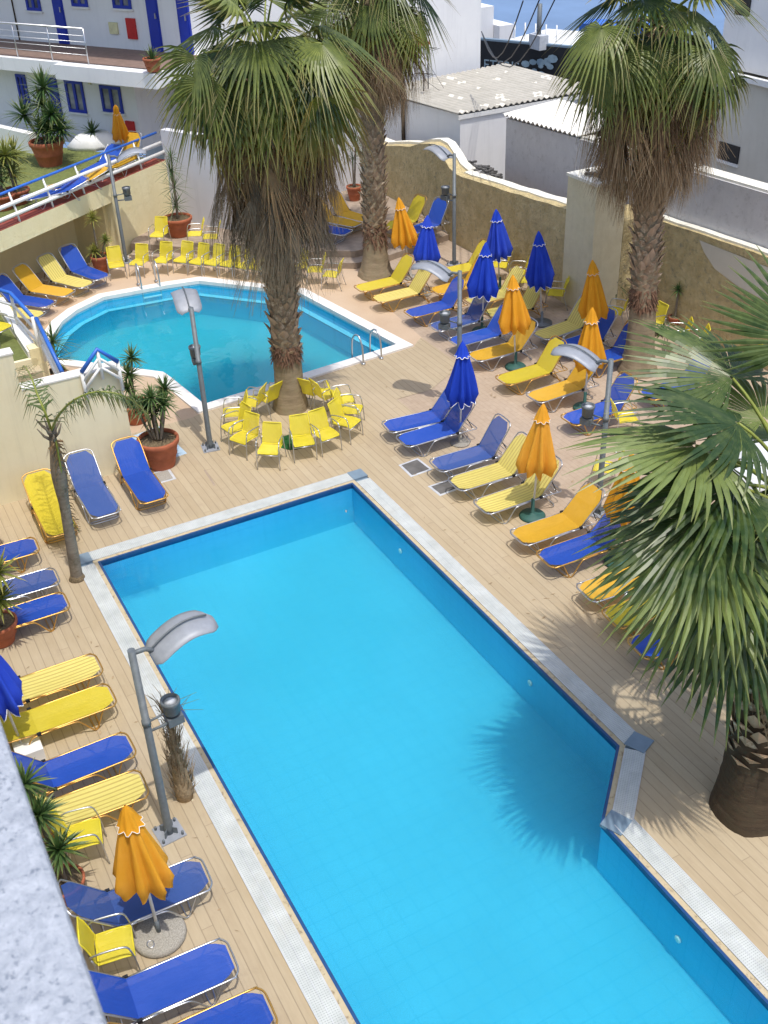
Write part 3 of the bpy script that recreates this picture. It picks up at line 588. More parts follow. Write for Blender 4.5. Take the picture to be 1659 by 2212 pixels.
MB().prism([fpt(0, .31), fpt(FL - .02, .31), fpt(FL - .02, 9), fpt(FL - 6, 16), fpt(-6, 16), fpt(-6, .31)], ZT - .2, ZT - .02).build('slab', 'yellow_shade_wall', t)
MB().prism([fpt(0, .005), fpt(FL, .005), fpt(FL, .45), fpt(0, .45)], ZT + .001, ZT + .02).build('red_edging', 'red_tile', t)
struct(MB().prism([fpt(0, .46), fpt(FL - .05, .46), fpt(FL - .05, 8.9), fpt(FL - 6, 15.5), fpt(-6, 15.5), fpt(-6, .46)], ZT - .019, ZT + .012).build('turf', 'turf'))
q1, q2 = P(-60, 262, ZT + .6), P(62, 290, ZT + .6)
t = tag(quadbox(q1, q2, ZT, ZT + .6, .25).build('planter_wall', 'white_paint'), 'low white wall at the left edge behind the big terrace pot', 'wall')
t = empty('terrace_railing', (0, 0, 0), 0, 'long railing with blue top rail and two white pipes along the upper terrace', 'railing')
def rail(s0, s1, d_, z, r_, mat, name): MB().tube([(*fpt(s0, d_), z), (*fpt(s1, d_), z)], r_, 10).build(name, mat, t)
rail(0, FL, .22, ZT + .78, .035, 'blue_paint', 'top_rail'); rail(0, FL, .10, ZT + .50, .052, 'white_paint', 'pipe_rail'); rail(0, FL, .03, ZT + .24, .052, 'white_paint', 'pipe_rail')
s_ = 0.5
while s_ < FL: MB().tube([(*fpt(s_, .03), ZT), (*fpt(s_, .08), ZT + .3), (*fpt(s_, .22), ZT + .78)], .028, 8).build('post', 'white_paint', t); s_ += 1.25
# white boundary wall behind the raised terrace
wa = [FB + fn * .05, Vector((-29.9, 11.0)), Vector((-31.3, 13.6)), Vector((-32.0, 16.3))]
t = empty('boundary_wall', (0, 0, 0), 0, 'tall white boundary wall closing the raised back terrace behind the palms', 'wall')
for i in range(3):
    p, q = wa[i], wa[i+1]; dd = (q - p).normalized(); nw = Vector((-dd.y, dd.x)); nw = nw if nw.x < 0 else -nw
    MB().prism([tuple(p), tuple(q), tuple(q + nw * .25), tuple(p + nw * .25)], -0.3, 3.0 if i < 1 else 2.6).build('wall_panel', 'shaded_white_render', t)

# ------------------------------------------------------------------ white apartment wing on the terrace
H1 = Vector(P(308.6, 315, ZT)[:2]); hd = Vector((math.cos(R_(211.8)), math.sin(R_(211.8)))); hn = Vector((-hd.y, hd.x))
if hn.dot(H1) < 0: hn = -hn                                                # away from the camera
HZ = math.atan2(-hd.y, -hd.x)
def HP(x, y, off=0.0):                                                     # sight line against the facade plane -> (s, z)
    n3 = Vector((hn.x, hn.y, 0)); q0 = H1 + hn * off; d = ray(x, y); tt = (Vector((q0.x, q0.y, 0)) - Vector((EYE.x, EYE.y, 0))).dot(n3) / d.dot(n3)
    p = EYE + d * tt; return (Vector(p[:2]) - q0).dot(hd), p.z
def hbox(s0, s1, d0, d1, z0, z1, name, mat, par):
    ps = [H1 + hd * a + hn * b_ for a, b_ in ((s0, d0), (s1, d0), (s1, d1), (s0, d1))]
    return MB().prism([tuple(p) for p in ps], z0, z1).build(name, mat, par)
t = empty('apartment_wing', (0, 0, 0), 0, 'white two storey apartment wing with blue doors and a balcony walk above the turf terrace', 'building')
zs0 = HP(287, 165)[1]; SLAB = zs0
hbox(0, 14, 0, 5, ZT - .2, SLAB + .1, 'ground_floor_wall', 'white_render', t)
up_off = 1.35
hbox(-1.2, 14, up_off, 6, SLAB + .1, SLAB + 3.2, 'upper_wall', 'white_render', t); hbox(-1.6, 14, -.4, 6.2, SLAB + 3.21, SLAB + 3.4, 'roof', 'white_render', t)  # overhanging top slab is out of view, added to shade the upper storey
hbox(-1.9, 2.0, -1.15, 3.2, SLAB, SLAB + .42, 'balcony_end', 'white_render', t); hbox(2.0, 14, -0.95, 2.2, SLAB + .06, SLAB + .44, 'balcony_slab', 'white_render', t)
hbox(-1.8, 14, -0.75, up_off, SLAB + .441, SLAB + .455, 'walkway', 'brown_floor', t)
def opening(x0, y0, x1, y1, kind, off=0.0, zb=None):
    s0, za = HP(x0, y0, off); s1, zb_ = HP(x1, y1, off)
    lo_, hi = min(s0, s1), max(s0, s1); z0, z1 = min(za, zb_), max(za, zb_)
    if zb is not None: z0 = zb
    if kind == 'door':
        d = hbox(lo_, hi, off - .03, off + .05, z0, z1, 'door', 'door_blue', t)
        hbox(lo_ + .04, hi - .04, off - .045, off - .031, z0 + .04, z1 - .04, 'door_panel', 'door_blue', d); hbox(lo_ + .08, lo_ + .11, off - .09, off - .046, z0 + .95, z0 + 1.1, 'handle', 'steel', d)
    elif kind == 'window':
        f = hbox(lo_, hi, off - .012, off + .05, z0, z1, 'window', 'glass', t); w_ = .09; mid = (lo_ + hi) / 2
        for a, b_, c, d in ((lo_, hi, z1 - w_, z1), (lo_, hi, z0, z0 + w_), (lo_, lo_ + w_, z0 + w_, z1 - w_), (hi - w_, hi, z0 + w_, z1 - w_), (mid - .05, mid + .05, z0 + w_, z1 - w_)):
            hbox(a, b_, off - .05, off - .013, c, d, 'window_frame', 'door_blue', f)
        hbox(lo_ - .05, hi + .05, off - .10, off - .001, z0 - .05, z0 - .002, 'sill', 'white_paint', f)
    else: hbox(lo_, hi, off - .06, off + .02, z0, z1, kind[0], kind[1], t)
k_ = .24888
opening(135*k_, 640*k_, 272*k_, 920*k_, 'window'); opening(405*k_, 670*k_, 560*k_, 1060*k_, 'door', 0, ZT + .02); opening(558*k_, 690*k_, 762*k_, 983*k_, 'window'); opening(864*k_, 735*k_, 1080*k_, 985*k_, 'window')
opening(1093*k_, 1045*k_, 1190*k_, 1210*k_, ('red_cabinet', 'red_panel')); opening(765*k_, 655*k_, 795*k_, 730*k_, ('wall_lamp', 'cream_sign'))
zu = SLAB + .46
opening(215*k_, -60*k_, 365*k_, 95*k_, 'window', up_off); opening(440*k_, -60*k_, 600*k_, 340*k_, 'door', up_off, zu); opening(608*k_, -80*k_, 770*k_, 60*k_, 'window', up_off); opening(968*k_, -70*k_, 1148*k_, 78*k_, 'window', up_off)
opening(1255*k_, -60*k_, 1415*k_, 390*k_, 'door', up_off, zu); opening(1520*k_, -60*k_, 1655*k_, 260*k_, 'door', up_off, zu)
opening(948*k_, 190*k_, 1035*k_, 295*k_, ('meter_box', 'cream_sign'), up_off); opening(1095*k_, 155*k_, 1200*k_, 340*k_, ('red_cabinet', 'red_panel'), up_off); opening(100*k_, -30*k_, 170*k_, 310*k_, ('dark_opening', 'dark_bark'), up_off, zu)
def balc(s0, s1):
    f = lambda s_, z: (*(H1 + hd * s_ + hn * -0.8), z)
    for zz, r_ in ((zu + .95, .028), (zu + .75, .008), (zu + .58, .008), (zu + .40, .008), (zu + .22, .008)): MB().tube([f(s0, zz), f(s1, zz)], r_, 6).build('balcony_rail', 'steel', t)
    s_ = s0
    while s_ <= s1: MB().tube([f(s_, zu - .02), f(s_, zu + .95)], .022, 6).build('rail_post', 'steel', t); s_ += 1.45
balc(0.9, 13)

# ------------------------------------------------------------------ stair, landing and cream walls on the left
t = empty('stair_wall', (-18.9, 2, 0), 0, 'plain cream stair wall behind the loungers at the left, stepped down towards the big pot', 'wall')
MB().ext(-.25, 0, -5, .42, -.3, 2.92).build('high_wall', 'cream_wall', t); MB().ext(-.25, 0, .421, 2.25, -.3, 2.2).build('low_wall', 'cream_wall', t)
MB().ext(-.27, .012, .43, 2.27, 2.201, 2.23).build('coping', 'white_coping', t); MB().ext(-.27, .012, -5, .44, 2.921, 2.95).build('coping', 'white_coping', t)
LZ = 1.0
t = empty('stair', (0, 0, 0), 0, 'pale stair descending behind the cream wall from the green landing', 'stair')
for i in range(5): MB().ext(-22.9 + i * .33, -22.9 + (i + 1) * .33, 0.5, 3.42, -.3, LZ - .17 * (i + 1)).build('step', 'concrete' if i % 2 else 'coping_stone', t)
MB().ext(-26.5, -22.9, -2, 3.42, -.3, LZ).build('landing', 'cream_wall', t); MB().ext(-26.4, -23.0, -2, 3.25, LZ, LZ + .015).build('landing_turf', 'turf', t)
MB().ext(-26.5, -22.95, 3.26, 3.5, LZ, LZ + .16).build('kerb', 'white_paint', t); MB().ext(-23.2, -22.9, 3.3, 3.62, -.3, LZ + .22).build('newel', 'yellow_wall', t)
def handrail(pts, h, label, lows=(0.35,), posts=None, grp=None):
    p0 = pts[0]; t = empty('handrail', p0, 0, label, 'handrail', grp); L_ = [Vector(p) - Vector(p0) for p in pts]
    MB().tube([(p.x, p.y, p.z + h) for p in L_], .045, 8).build('top_rail', 'blue_paint', t)
    for q in lows: MB().tube([(p.x, p.y, p.z + h * q) for p in L_], .035, 8).build('low_rail', 'white_paint', t)
    MB().tube([(p.x, p.y, p.z + h * .68) for p in L_], .035, 8).build('low_rail', 'white_paint', t)
    for p in L_:
        MB().tube([(p.x, p.y, p.z - .05), (p.x, p.y, p.z + h)], .035, 8).build('post', 'white_paint', t)
handrail([(-27.0, 2.2, LZ), (-24.6, 3.42, LZ), (-22.95, 3.52, LZ)], .92, 'blue and white handrail along the green landing at the left edge')
handrail([(-22.75, 3.56, LZ), (-21.0, 3.56, .45)], .95, 'sloping blue and white handrail beside the pale stair')
a, b_, c = P(176, 804, 2.3), P(208, 747, 2.75), P(254, 781, 2.35)
handrail([(a.x, a.y, a.z - .55), (b_.x, b_.y, b_.z - .62), (c.x, c.y, c.z - .55)], .55, 'peaked blue handrail above the end of the low cream wall')

# ------------------------------------------------------------------ sun loungers
LP = {}
def lounger_proto(cloth_, frame, ang):
    t = empty('sun_lounger', (0, 0, 0)); ca, sa = math.cos(R_(ang)), math.sin(R_(ang)); z0 = .33
    def sling(n_, x0, x1, fun, cut0, cut1, name):
        cut0 *= 1.15; cut1 *= 1.15
        m = MB(); nx, ny = 12, 6
        for i in range(nx + 1):
            s_ = i / nx; x = x0 + (x1 - x0) * s_
            hw = .275 - (max(0, cut0 - (x - x0)) * .75 if cut0 else 0) - (max(0, cut1 - (x1 - x)) * .75 if cut1 else 0)
            for j in range(ny + 1):
                yy = (j / ny * 2 - 1); p = fun(x); sag = -.028 * (1 - yy * yy) * math.sin(PI * min(1, max(0, s_ * .92 + .04)))
                m.vert((p[0] - sag * p[2] * -1, yy * hw, p[1] + sag * p[3]))
        for i in range(nx):
            for j in range(ny):
                k = i * (ny + 1) + j; m.face((k, k + ny + 1, k + ny + 2, k + 1), 0, True)
        return m.build(name, cloth_, t)
    sling(0, -1.15, 0.0, lambda x: (x, z0, 0, 1), .13, 0, 'seat')
    sling(0, 0.0, .74, lambda x: (x * ca, z0 + x * sa, sa, ca), 0, .13, 'backrest')
    r = .013
    def mir(p): return [(a, -b_, c) for a, b_, c in reversed(p)]
    side = [(.02, .285, z0 - .01), (-1.02, .285, z0 - .01), (-1.12, .27, z0 - .01), (-1.175, .2, z0 - .01), (-1.185, .1, z0 - .01)]
    MB().tube(smooth_path(side + mir(side), 3), r, 7).build('seat_frame', frame, t)
    bk = [(0, .285, 0), (.62, .285, 0), (.72, .26, 0), (.765, .18, 0), (.775, .08, 0)]
    MB().tube([(a * ca + .012 * sa, b_, z0 + a * sa - .012 * ca) for a, b_, c in smooth_path(bk + mir(bk), 3)], r, 7).build('back_frame', frame, t)
    l1 = [(-.2, .30, z0 - .02), (-.5, .305, z0 - .025), (-.60, .305, z0 - .07), (-.74, .30, .06), (-.80, .29, .015), (-.86, .2, .013)]
    MB().tube(smooth_path(l1 + mir(l1), 3), .012, 7).build('leg', frame, t)
    l3 = [(-.95, .27, z0 - .02), (-.90, .28, .2), (-.82, .28, .03), (-.78, .2, .013)]
    MB().tube(smooth_path(l3 + mir(l3), 3), .010, 6).build('leg', frame, t)
    l2 = [(-.2, .30, z0 - .02), (.06, .30, z0 - .03), (.14, .30, z0 - .08), (.26, .29, .05), (.32, .28, .015), (.36, .18, .013)]
    MB().tube(smooth_path(l2 + mir(l2), 3), .012, 7).build('leg', frame, t)
    if ang > 15:
        e = [(0, .27, z0 - .03), (.40, .27, z0 - .05), (.50, .25, z0 - .06), (.52, .15, z0 - .06)]
        m = MB().tube(smooth_path(e + mir(e), 3), .010, 6)
        for x in (.18, .30, .42): m.tube([(x, -.27, z0 - .05), (x, .27, z0 - .05)], .007, 5)
        m.build('rear_rack', frame, t)
        for s_ in (-.2, .2): MB().tube([(.40 * ca, s_, z0 + .40 * sa - .02), (.42, s_, z0 - .05)], .009, 6).build('back_prop', 'dark_plastic', t)
    for s_ in (-1, 1): MB().box((.0, .298 * s_, z0 - .005), (.06, .035, .05)).build('hinge', 'dark_plastic', t)
    return t
def lounger(foot, crease, cl, fr, ang, label, z=0.0, group=None):
    a, b_ = P(*foot, z + .33), P(*crease, z + .33); d = (b_ - a); rz = math.atan2(d.y, d.x)
    mid = (a + b_) / 2; dirv = Vector((math.cos(rz), math.sin(rz), 0)); loc = mid + dirv * .575      # crease
    key = (cl, fr, ang)
    if key in LP: o = copy_tree(LP[key])
    else:
        o = lounger_proto({'blue': 'sling_blue', 'amber': 'sling_amber', 'yellow': 'sling_yellow', 'pale': 'sling_pale', 'faded': 'sling_faded'}[cl], 'steel' if fr == 's' else 'gold_frame', ang); LP[key] = o; scan()
    o.location = (loc.x, loc.y, z); o.rotation_euler = (0, 0, rz); o.scale = (.96, .96, .97); tag(o, label, 'sun lounger', group or 'sun loungers around the pools'); return o
V90 = (0, 0)
for a_ in (
 # right of the pool, first row
 ((833.4, 922), (940, 897.6), 'blue', 's', 52, 'bright blue lounger at the far end of the front row, left of the parasol'),
 ((868, 952.5), (969, 922.8), 'blue', 's', 52, 'bright blue lounger directly under the lone closed blue parasol'),
 ((943, 1004.5), (1043, 975.6), 'faded', 's', 58, 'faded slate blue lounger with high back beside the square deck hatch'),
 ((983.7, 1045), (1086, 1013), 'pale', 's', 50, 'pale yellow striped lounger covering part of a deck hatch'),
 ((1041.4, 1094), (1142.5, 1059.4), 'pale', 's', 50, 'pale yellow striped lounger behind the pole of the orange parasol on the deck'),
 ((1119.4, 1160.5), (1229, 1123), 'amber', 's', 46, 'amber lounger beside the round green parasol foot, at the palm frond tips'),
 ((1175.8, 1208), (1290, 1168), 'blue', 'g', 46, 'bright blue lounger with gold frame running under the palm fronds'),
 ((1265, 1280), (1382, 1240), 'amber', 's', 46, 'amber lounger whose foot sticks out from the drooping palm fronds'),
 ((1322, 1335), (1440, 1295), 'yellow', 'g', 46, 'yellow lounger mostly covered by the big palm fronds'),
 ((1380, 1400), (1500, 1358), 'blue', 'g', 46, 'blue lounger almost hidden under the lowest palm fronds'),
 # second row
 ((774+4, 622), (847.6, 605.5), 'yellow', 'g', 52, 'lemon yellow lounger beside the flared palm foot'),
 ((818, 644.7), (884.4, 628.7), 'pale', 'g', 52, 'pale yellow lounger with grey-yellow back, second from the flared palm foot'),
 ((888, 676), (957, 658), 'blue', 'g', 55, 'bright blue lounger beside the curved lamp reflector by the far pool'),
 ((939, 707), (1015.6, 686), 'faded', 's', 58, 'slate blue lounger under the second blue parasol, behind the lamp post'),
 ((980, 738.7), (1062, 716), 'blue', 's', 52, 'bright blue lounger crossing behind the tall lamp post near the far pool corner'),
 ((1025, 770), (1104, 749), 'amber', 's', 50, 'amber lounger left of the orange parasol with the green stand'),
 ((1086, 821), (1168.5, 796.5), 'yellow', 'g', 55, 'lemon yellow lounger behind the big lamp reflector'),
 ((1152.6, 858.6), (1236.4, 831), 'amber', 's', 50, 'amber lounger with a parasol shadow across its middle'),
 ((1231, 906), (1313, 879.3), 'blue', 'g', 55, 'blue lounger crossing behind the lamp post with the spotlight'),
 ((1397, 852), (1480, 828), 'blue', 'g', 52, 'blue lounger right of the thick palm foot, under frond tips'),
 # third row
 ((949, 590), (1017, 574), 'yellow', 'g', 55, 'lemon yellow lounger near the stone wall, behind three blue parasols'),
 ((945, 627), (1007.6, 611), 'amber', 'g', 55, 'amber lounger half hidden by the blue parasols'),
 ((1013, 651), (1090, 632), 'pale', 'g', 55, 'pale yellow lounger between the blue and orange parasols'),
 ((1062, 676), (1127, 660), 'pale', 'g', 58, 'pale olive lounger with curved high back left of the dark blue parasol'),
 ((1162.5, 726), (1240, 699), 'pale', 's', 52, 'olive yellow lounger in front of the square pillar'),
 ((1210, 750), (1278, 728), 'blue', 's', 55, 'blue lounger behind the nearer of two overlapping orange parasols'),
 ((1256, 784), (1332, 762), 'blue', 'g', 58, 'dark blue lounger touching the thick palm trunk'),
 ((1556, 1228), (1655, 1200), 'yellow', 's', 50, 'yellow lounger seen through the palm fronds at the right edge'),
 # left side of the pool, feet towards the water
 ((229, 1108), (196, 1054.6), 'faded', 's', 42, 'slate blue lounger with silver frame leaning by the cream stair wall'),
 ((332, 1074.6), (298.7, 1026.6), 'blue', 'g', 42, 'bright blue lounger with gold frame beside the big terracotta pot'),
 ((134.7, 1148), (105, 1092), 'yellow', 'g', 30, 'mustard yellow lounger behind the thin leaning palm trunk'),
 ((62.7, 1178), (-45, 1208), 'blue', 'g', 20, 'blue lounger foot at the left edge nearest the cream wall'),
 ((104, 1246), (-5, 1278), 'faded', 's', 20, 'faded blue lounger, second from the cream wall along the left edge'),
 ((124, 1300), (13, 1335), 'blue', 'g', 20, 'bright blue lounger beside the spiky green plant at the left edge'),
 ((192, 1437), (75, 1478), 'pale', 'g', 6, 'flat pale striped lounger below the blue parasol at the left edge'),
 ((221, 1503), (98, 1548), 'yellow', 'g', 6, 'flat plain mustard lounger beside the blue parasol at the left edge'),
 ((274.5, 1606), (118, 1668), 'blue', 'g', 48, 'blue lounger with gold frame beside the white parasol block'),
 ((304, 1690), (136, 1752), 'pale', 'g', 48, 'pale yellow striped lounger behind the front orange parasol'),
 ((445.7, 1880), (249, 1961), 'faded', 's', 48, 'dusty blue lounger crossed by the shadow of the front orange parasol'),
 ((498.6, 2063), (292.7, 2153), 'blue', 's', 48, 'deep blue lounger with silver frame next to the round concrete parasol foot'),
 ((576, 2174), (374, 2268), 'blue', 'g', 48, 'blue lounger cut off by the bottom edge of the picture'),
 # far left by the yellow wall
 ((224, 599.6), (171.7, 579.7), 'blue', 's', 50, 'blue lounger under the yellow beam beside the potted yucca'),
 ((189, 614.6), (131, 600), 'pale', 's', 50, 'pale yellow lounger under the beam between blue and mustard ones'),
 ((146.8, 632), (85, 622), 'amber', 's', 50, 'mustard lounger under the beam against the yellow wall'),
 ((107, 656), (40, 645), 'blue', 's', 50, 'dark blue lounger under the beam at the far left'),
 ((80, 680), (18, 671), 'pale', 's', 50, 'pale lounger seen behind the landing handrail'),
): lounger(*a_)
# back terrace and turf terrace
for a_ in (
 ((826, 490), (880, 475), 'yellow', 'g', 56, 'lemon yellow lounger on the raised terrace behind the orange parasol', .35),
 ((884, 500), (927, 484), 'blue', 's', 58, 'blue lounger on the raised terrace steps behind the blue parasol', .35),
 ((767.6, 483), (717, 472.7), 'amber', 's', 50, 'amber lounger on the raised terrace behind the second palm skirt', .35),
 ((790, 473), (750, 461), 'amber', 's', 52, 'amber lounger on the raised terrace left of the second palm trunk', .35),
 ((742, 500), (695, 491), 'blue', 's', 30, 'blue lounger foot peeping out from the dead palm fronds', .35),
 ((232, 363), (280, 340), 'amber', 's', 60, 'amber lounger on the turf terrace behind the railing end', ZT),
 ((186, 372), (226, 352), 'blue', 's', 30, 'dark blue lounger on the turf terrace beside the small terrace table', ZT),
 ((120, 402), (166, 390), 'amber', 's', 15, 'amber lounger lying flat on the turf terrace behind the rails', ZT),
 ((66, 424), (118, 412), 'blue', 's', 15, 'blue lounger lying flat on the turf terrace behind the rails', ZT),
): lounger(*a_[:6], z=a_[6], group='sun loungers on the terraces')

# ------------------------------------------------------------------ yellow armchairs
CHP = []
def chair_proto():
    t = empty('armchair', (0, 0, 0))
    def pane(pts, name, w0, w1):
        m = MB(); n = len(pts)
        for i, (x, z) in enumerate(pts):
            w = w0 + (w1 - w0) * i / (n - 1)
            for j in range(7):
                yy = j / 3 - 1; m.vert((x - (.02 * (1 - yy * yy) if name == 'backrest' else 0), yy * w / 2, z - (.015 * (1 - yy * yy) if name == 'seat' else 0)))
        for i in range(n - 1):
            for j in range(6): k = i * 7 + j; m.face((k, k + 1, k + 8, k + 7), 0, True)
        o = m.build(name, 'chair_mesh', t); rim = [(x, w0/2 + (w1-w0)/2*i/(n-1), z) for i, (x, z) in enumerate(pts)]
        e = MB().tube(rim + [(a, -b_, c) for a, b_, c in reversed(rim)], .011, 6, 0, True).build('rim', 'chair_rim', o); return o
    pane([(.24, .395), (.23, .425), (.1, .435), (-.05, .425), (-.2, .41)], 'seat', .44, .46)
    pane([(-.21, .42), (-.235, .5), (-.26, .62), (-.30, .76), (-.34, .85), (-.35, .87)], 'backrest', .45, .40)
    for s_ in (-1, 1):
        y = .255 * s_
        MB().tube(smooth_path([(.27, y, .0), (.24, y, .40), (.20, y, .60)], 3), .012, 7).build('leg', 'steel', t)
        MB().tube(smooth_path([(-.36, y, .0), (-.24, y, .40), (-.27, y * .93, .55)], 3), .012, 7).build('leg', 'steel', t)
        MB().tube(smooth_path([(.20, y, .60), (.15, y, .655), (0, y, .665), (-.2, y, .65), (-.275, y * .93, .60)], 4), .013, 7).build('armrest', 'steel', t)
    MB().tube([(.24, -.255, .36), (.24, .255, .36)], .01, 6).build('stretcher', 'steel', t)
    return t
simple('chair_rim', (0.78, 0.66, 0.04, 1), 0.5)
def chair(x, y, face, label, z=0.0, group='yellow armchairs'):
    q = P(x, y, z + .43)
    if not CHP: o = chair_proto(); CHP.append(o); scan()
    else: o = copy_tree(CHP[0])
    o.location = (q.x, q.y, z); o.rotation_euler = (0, 0, face if face is not None else 0); o.scale = (.89, .89, .89); tag(o, label, 'armchair', group); return o
def facepx(x, y, x2, y2): a, b_ = P(x, y, .43), P(x2, y2, .43); return math.atan2(b_.y - a.y, b_.x - a.x)
G1 = 'yellow armchairs in the row behind the far pool'
for i, (x, y, f, lb) in enumerate((
 (250, 566, -.2, 'yellow armchair at the left end of the row, beside the lamp foot'), (300, 561, -.75, 'yellow armchair right of the lamp foot, above the pool ladder'),
 (352, 556, -.8, 'yellow armchair third from the left behind the far pool'), (396, 555, -.9, 'yellow armchair fourth from the left behind the far pool'), (430, 559, -1.0, 'yellow armchair fifth from the left behind the far pool'),
 (463, 561, -1.0, 'yellow armchair sixth from the left behind the far pool'), (497, 564, -1.05, 'yellow armchair just left of the dead frond skirt'), (560, 571, -1.1, 'yellow armchair mostly behind the hanging dead fronds'), (530, 568, -1.1, 'yellow armchair half covered by the left edge of the dead frond skirt'),
 (641, 572, -1.3, 'yellow armchair behind the trunk of the leaning palm'), (680, 578, -2.0, 'yellow armchair right of the dead frond skirt, second from the steps'), (716, 588, -2.3, 'yellow armchair at the right end of the row, by the stone steps'))):
    chair(x, y, f, lb, 0, G1)
for x, y, f, lb in ((343, 501, -.7, 'yellow armchair on the raised terrace left of the potted plant'), (420, 501, -1.9, 'yellow armchair on the raised terrace right of the potted plant'), (455, 507, -2.0, 'yellow armchair on the raised terrace beside the dead frond skirt')):
    chair(x, y, f, lb, .35, 'yellow armchairs on the raised terrace')
cx, cy = 626, 872
for x, y, lb in ((583, 962, 'yellow armchair facing the camera left of the green mat'), (653, 944, 'yellow armchair facing the camera just right of the green mat'), (702, 930, 'yellow armchair second right of the green mat'), (748, 905, 'yellow armchair turned right at the near right of the palm ring'),
 (757, 879, 'yellow armchair turned right at the far right of the palm ring'), (741, 857, 'yellow armchair at the back right of the palm ring with raised arms'), (706, 846, 'yellow armchair seen from behind, second right of the palm trunk'), (672, 838, 'yellow armchair seen from behind, touching the palm trunk on the right'),
 (578, 852, 'yellow armchair seen from behind, touching the palm trunk on the left'), (543, 862, 'yellow armchair seen from behind, second left of the palm trunk'), (505, 885, 'yellow armchair turned left at the back of the palm ring'), (508, 916, 'yellow armchair turned left nearest the lamp foot'), (527, 938, 'yellow armchair at the near left of the palm ring')):
    q = facepx(cx, cy, x, y); chair(x, y, q, lb, 0, 'yellow armchairs in a ring around the palm')
for x, y, f, lb in ((1080, 568, -2.2, 'yellow armchair by the stone wall behind the tall blue parasol'), (1118, 583, -2.2, 'yellow armchair by the stone wall between two blue parasols'), (1142, 601, -2.2, 'yellow armchair by the wall hidden by the dark blue parasol'), (1200, 628, -2.2, 'yellow armchair cut off by the square pillar'),
 (1330, 667, -2.5, 'yellow armchair left of the thick palm trunk by the wall'), (1408, 690, -1.6, 'yellow armchair right of the thick palm trunk by the wall'), (1462, 720, -2.2, 'yellow armchair by the wall beside a low spiky plant'), (1498, 735, -2.2, 'yellow armchair by the wall behind palm frond tips'),
 (1610, 775, -2.2, 'shaded yellow armchair by the wall at the right edge'), (1352, 896, 1.2, 'yellow armchair seen from behind among the palm frond tips'), (1308, 1003, -2.4, 'yellow armchair behind the lamp post at the frond tips'), (1402, 1046, -2.4, 'yellow armchair behind the frond covered orange parasol'),
 (178, 1797, -.2 + PI / 2, 'yellow armchair beside the pale striped lounger and front orange parasol'), (243, 2035, -.2 + PI / 2, 'yellow armchair beside the round concrete parasol foot'), (-6, 700, .5, 'yellow armchair on the green landing at the left edge')):
    chair(x, y, f, lb, LZ if x < 0 else 0, 'yellow armchairs near the walls')

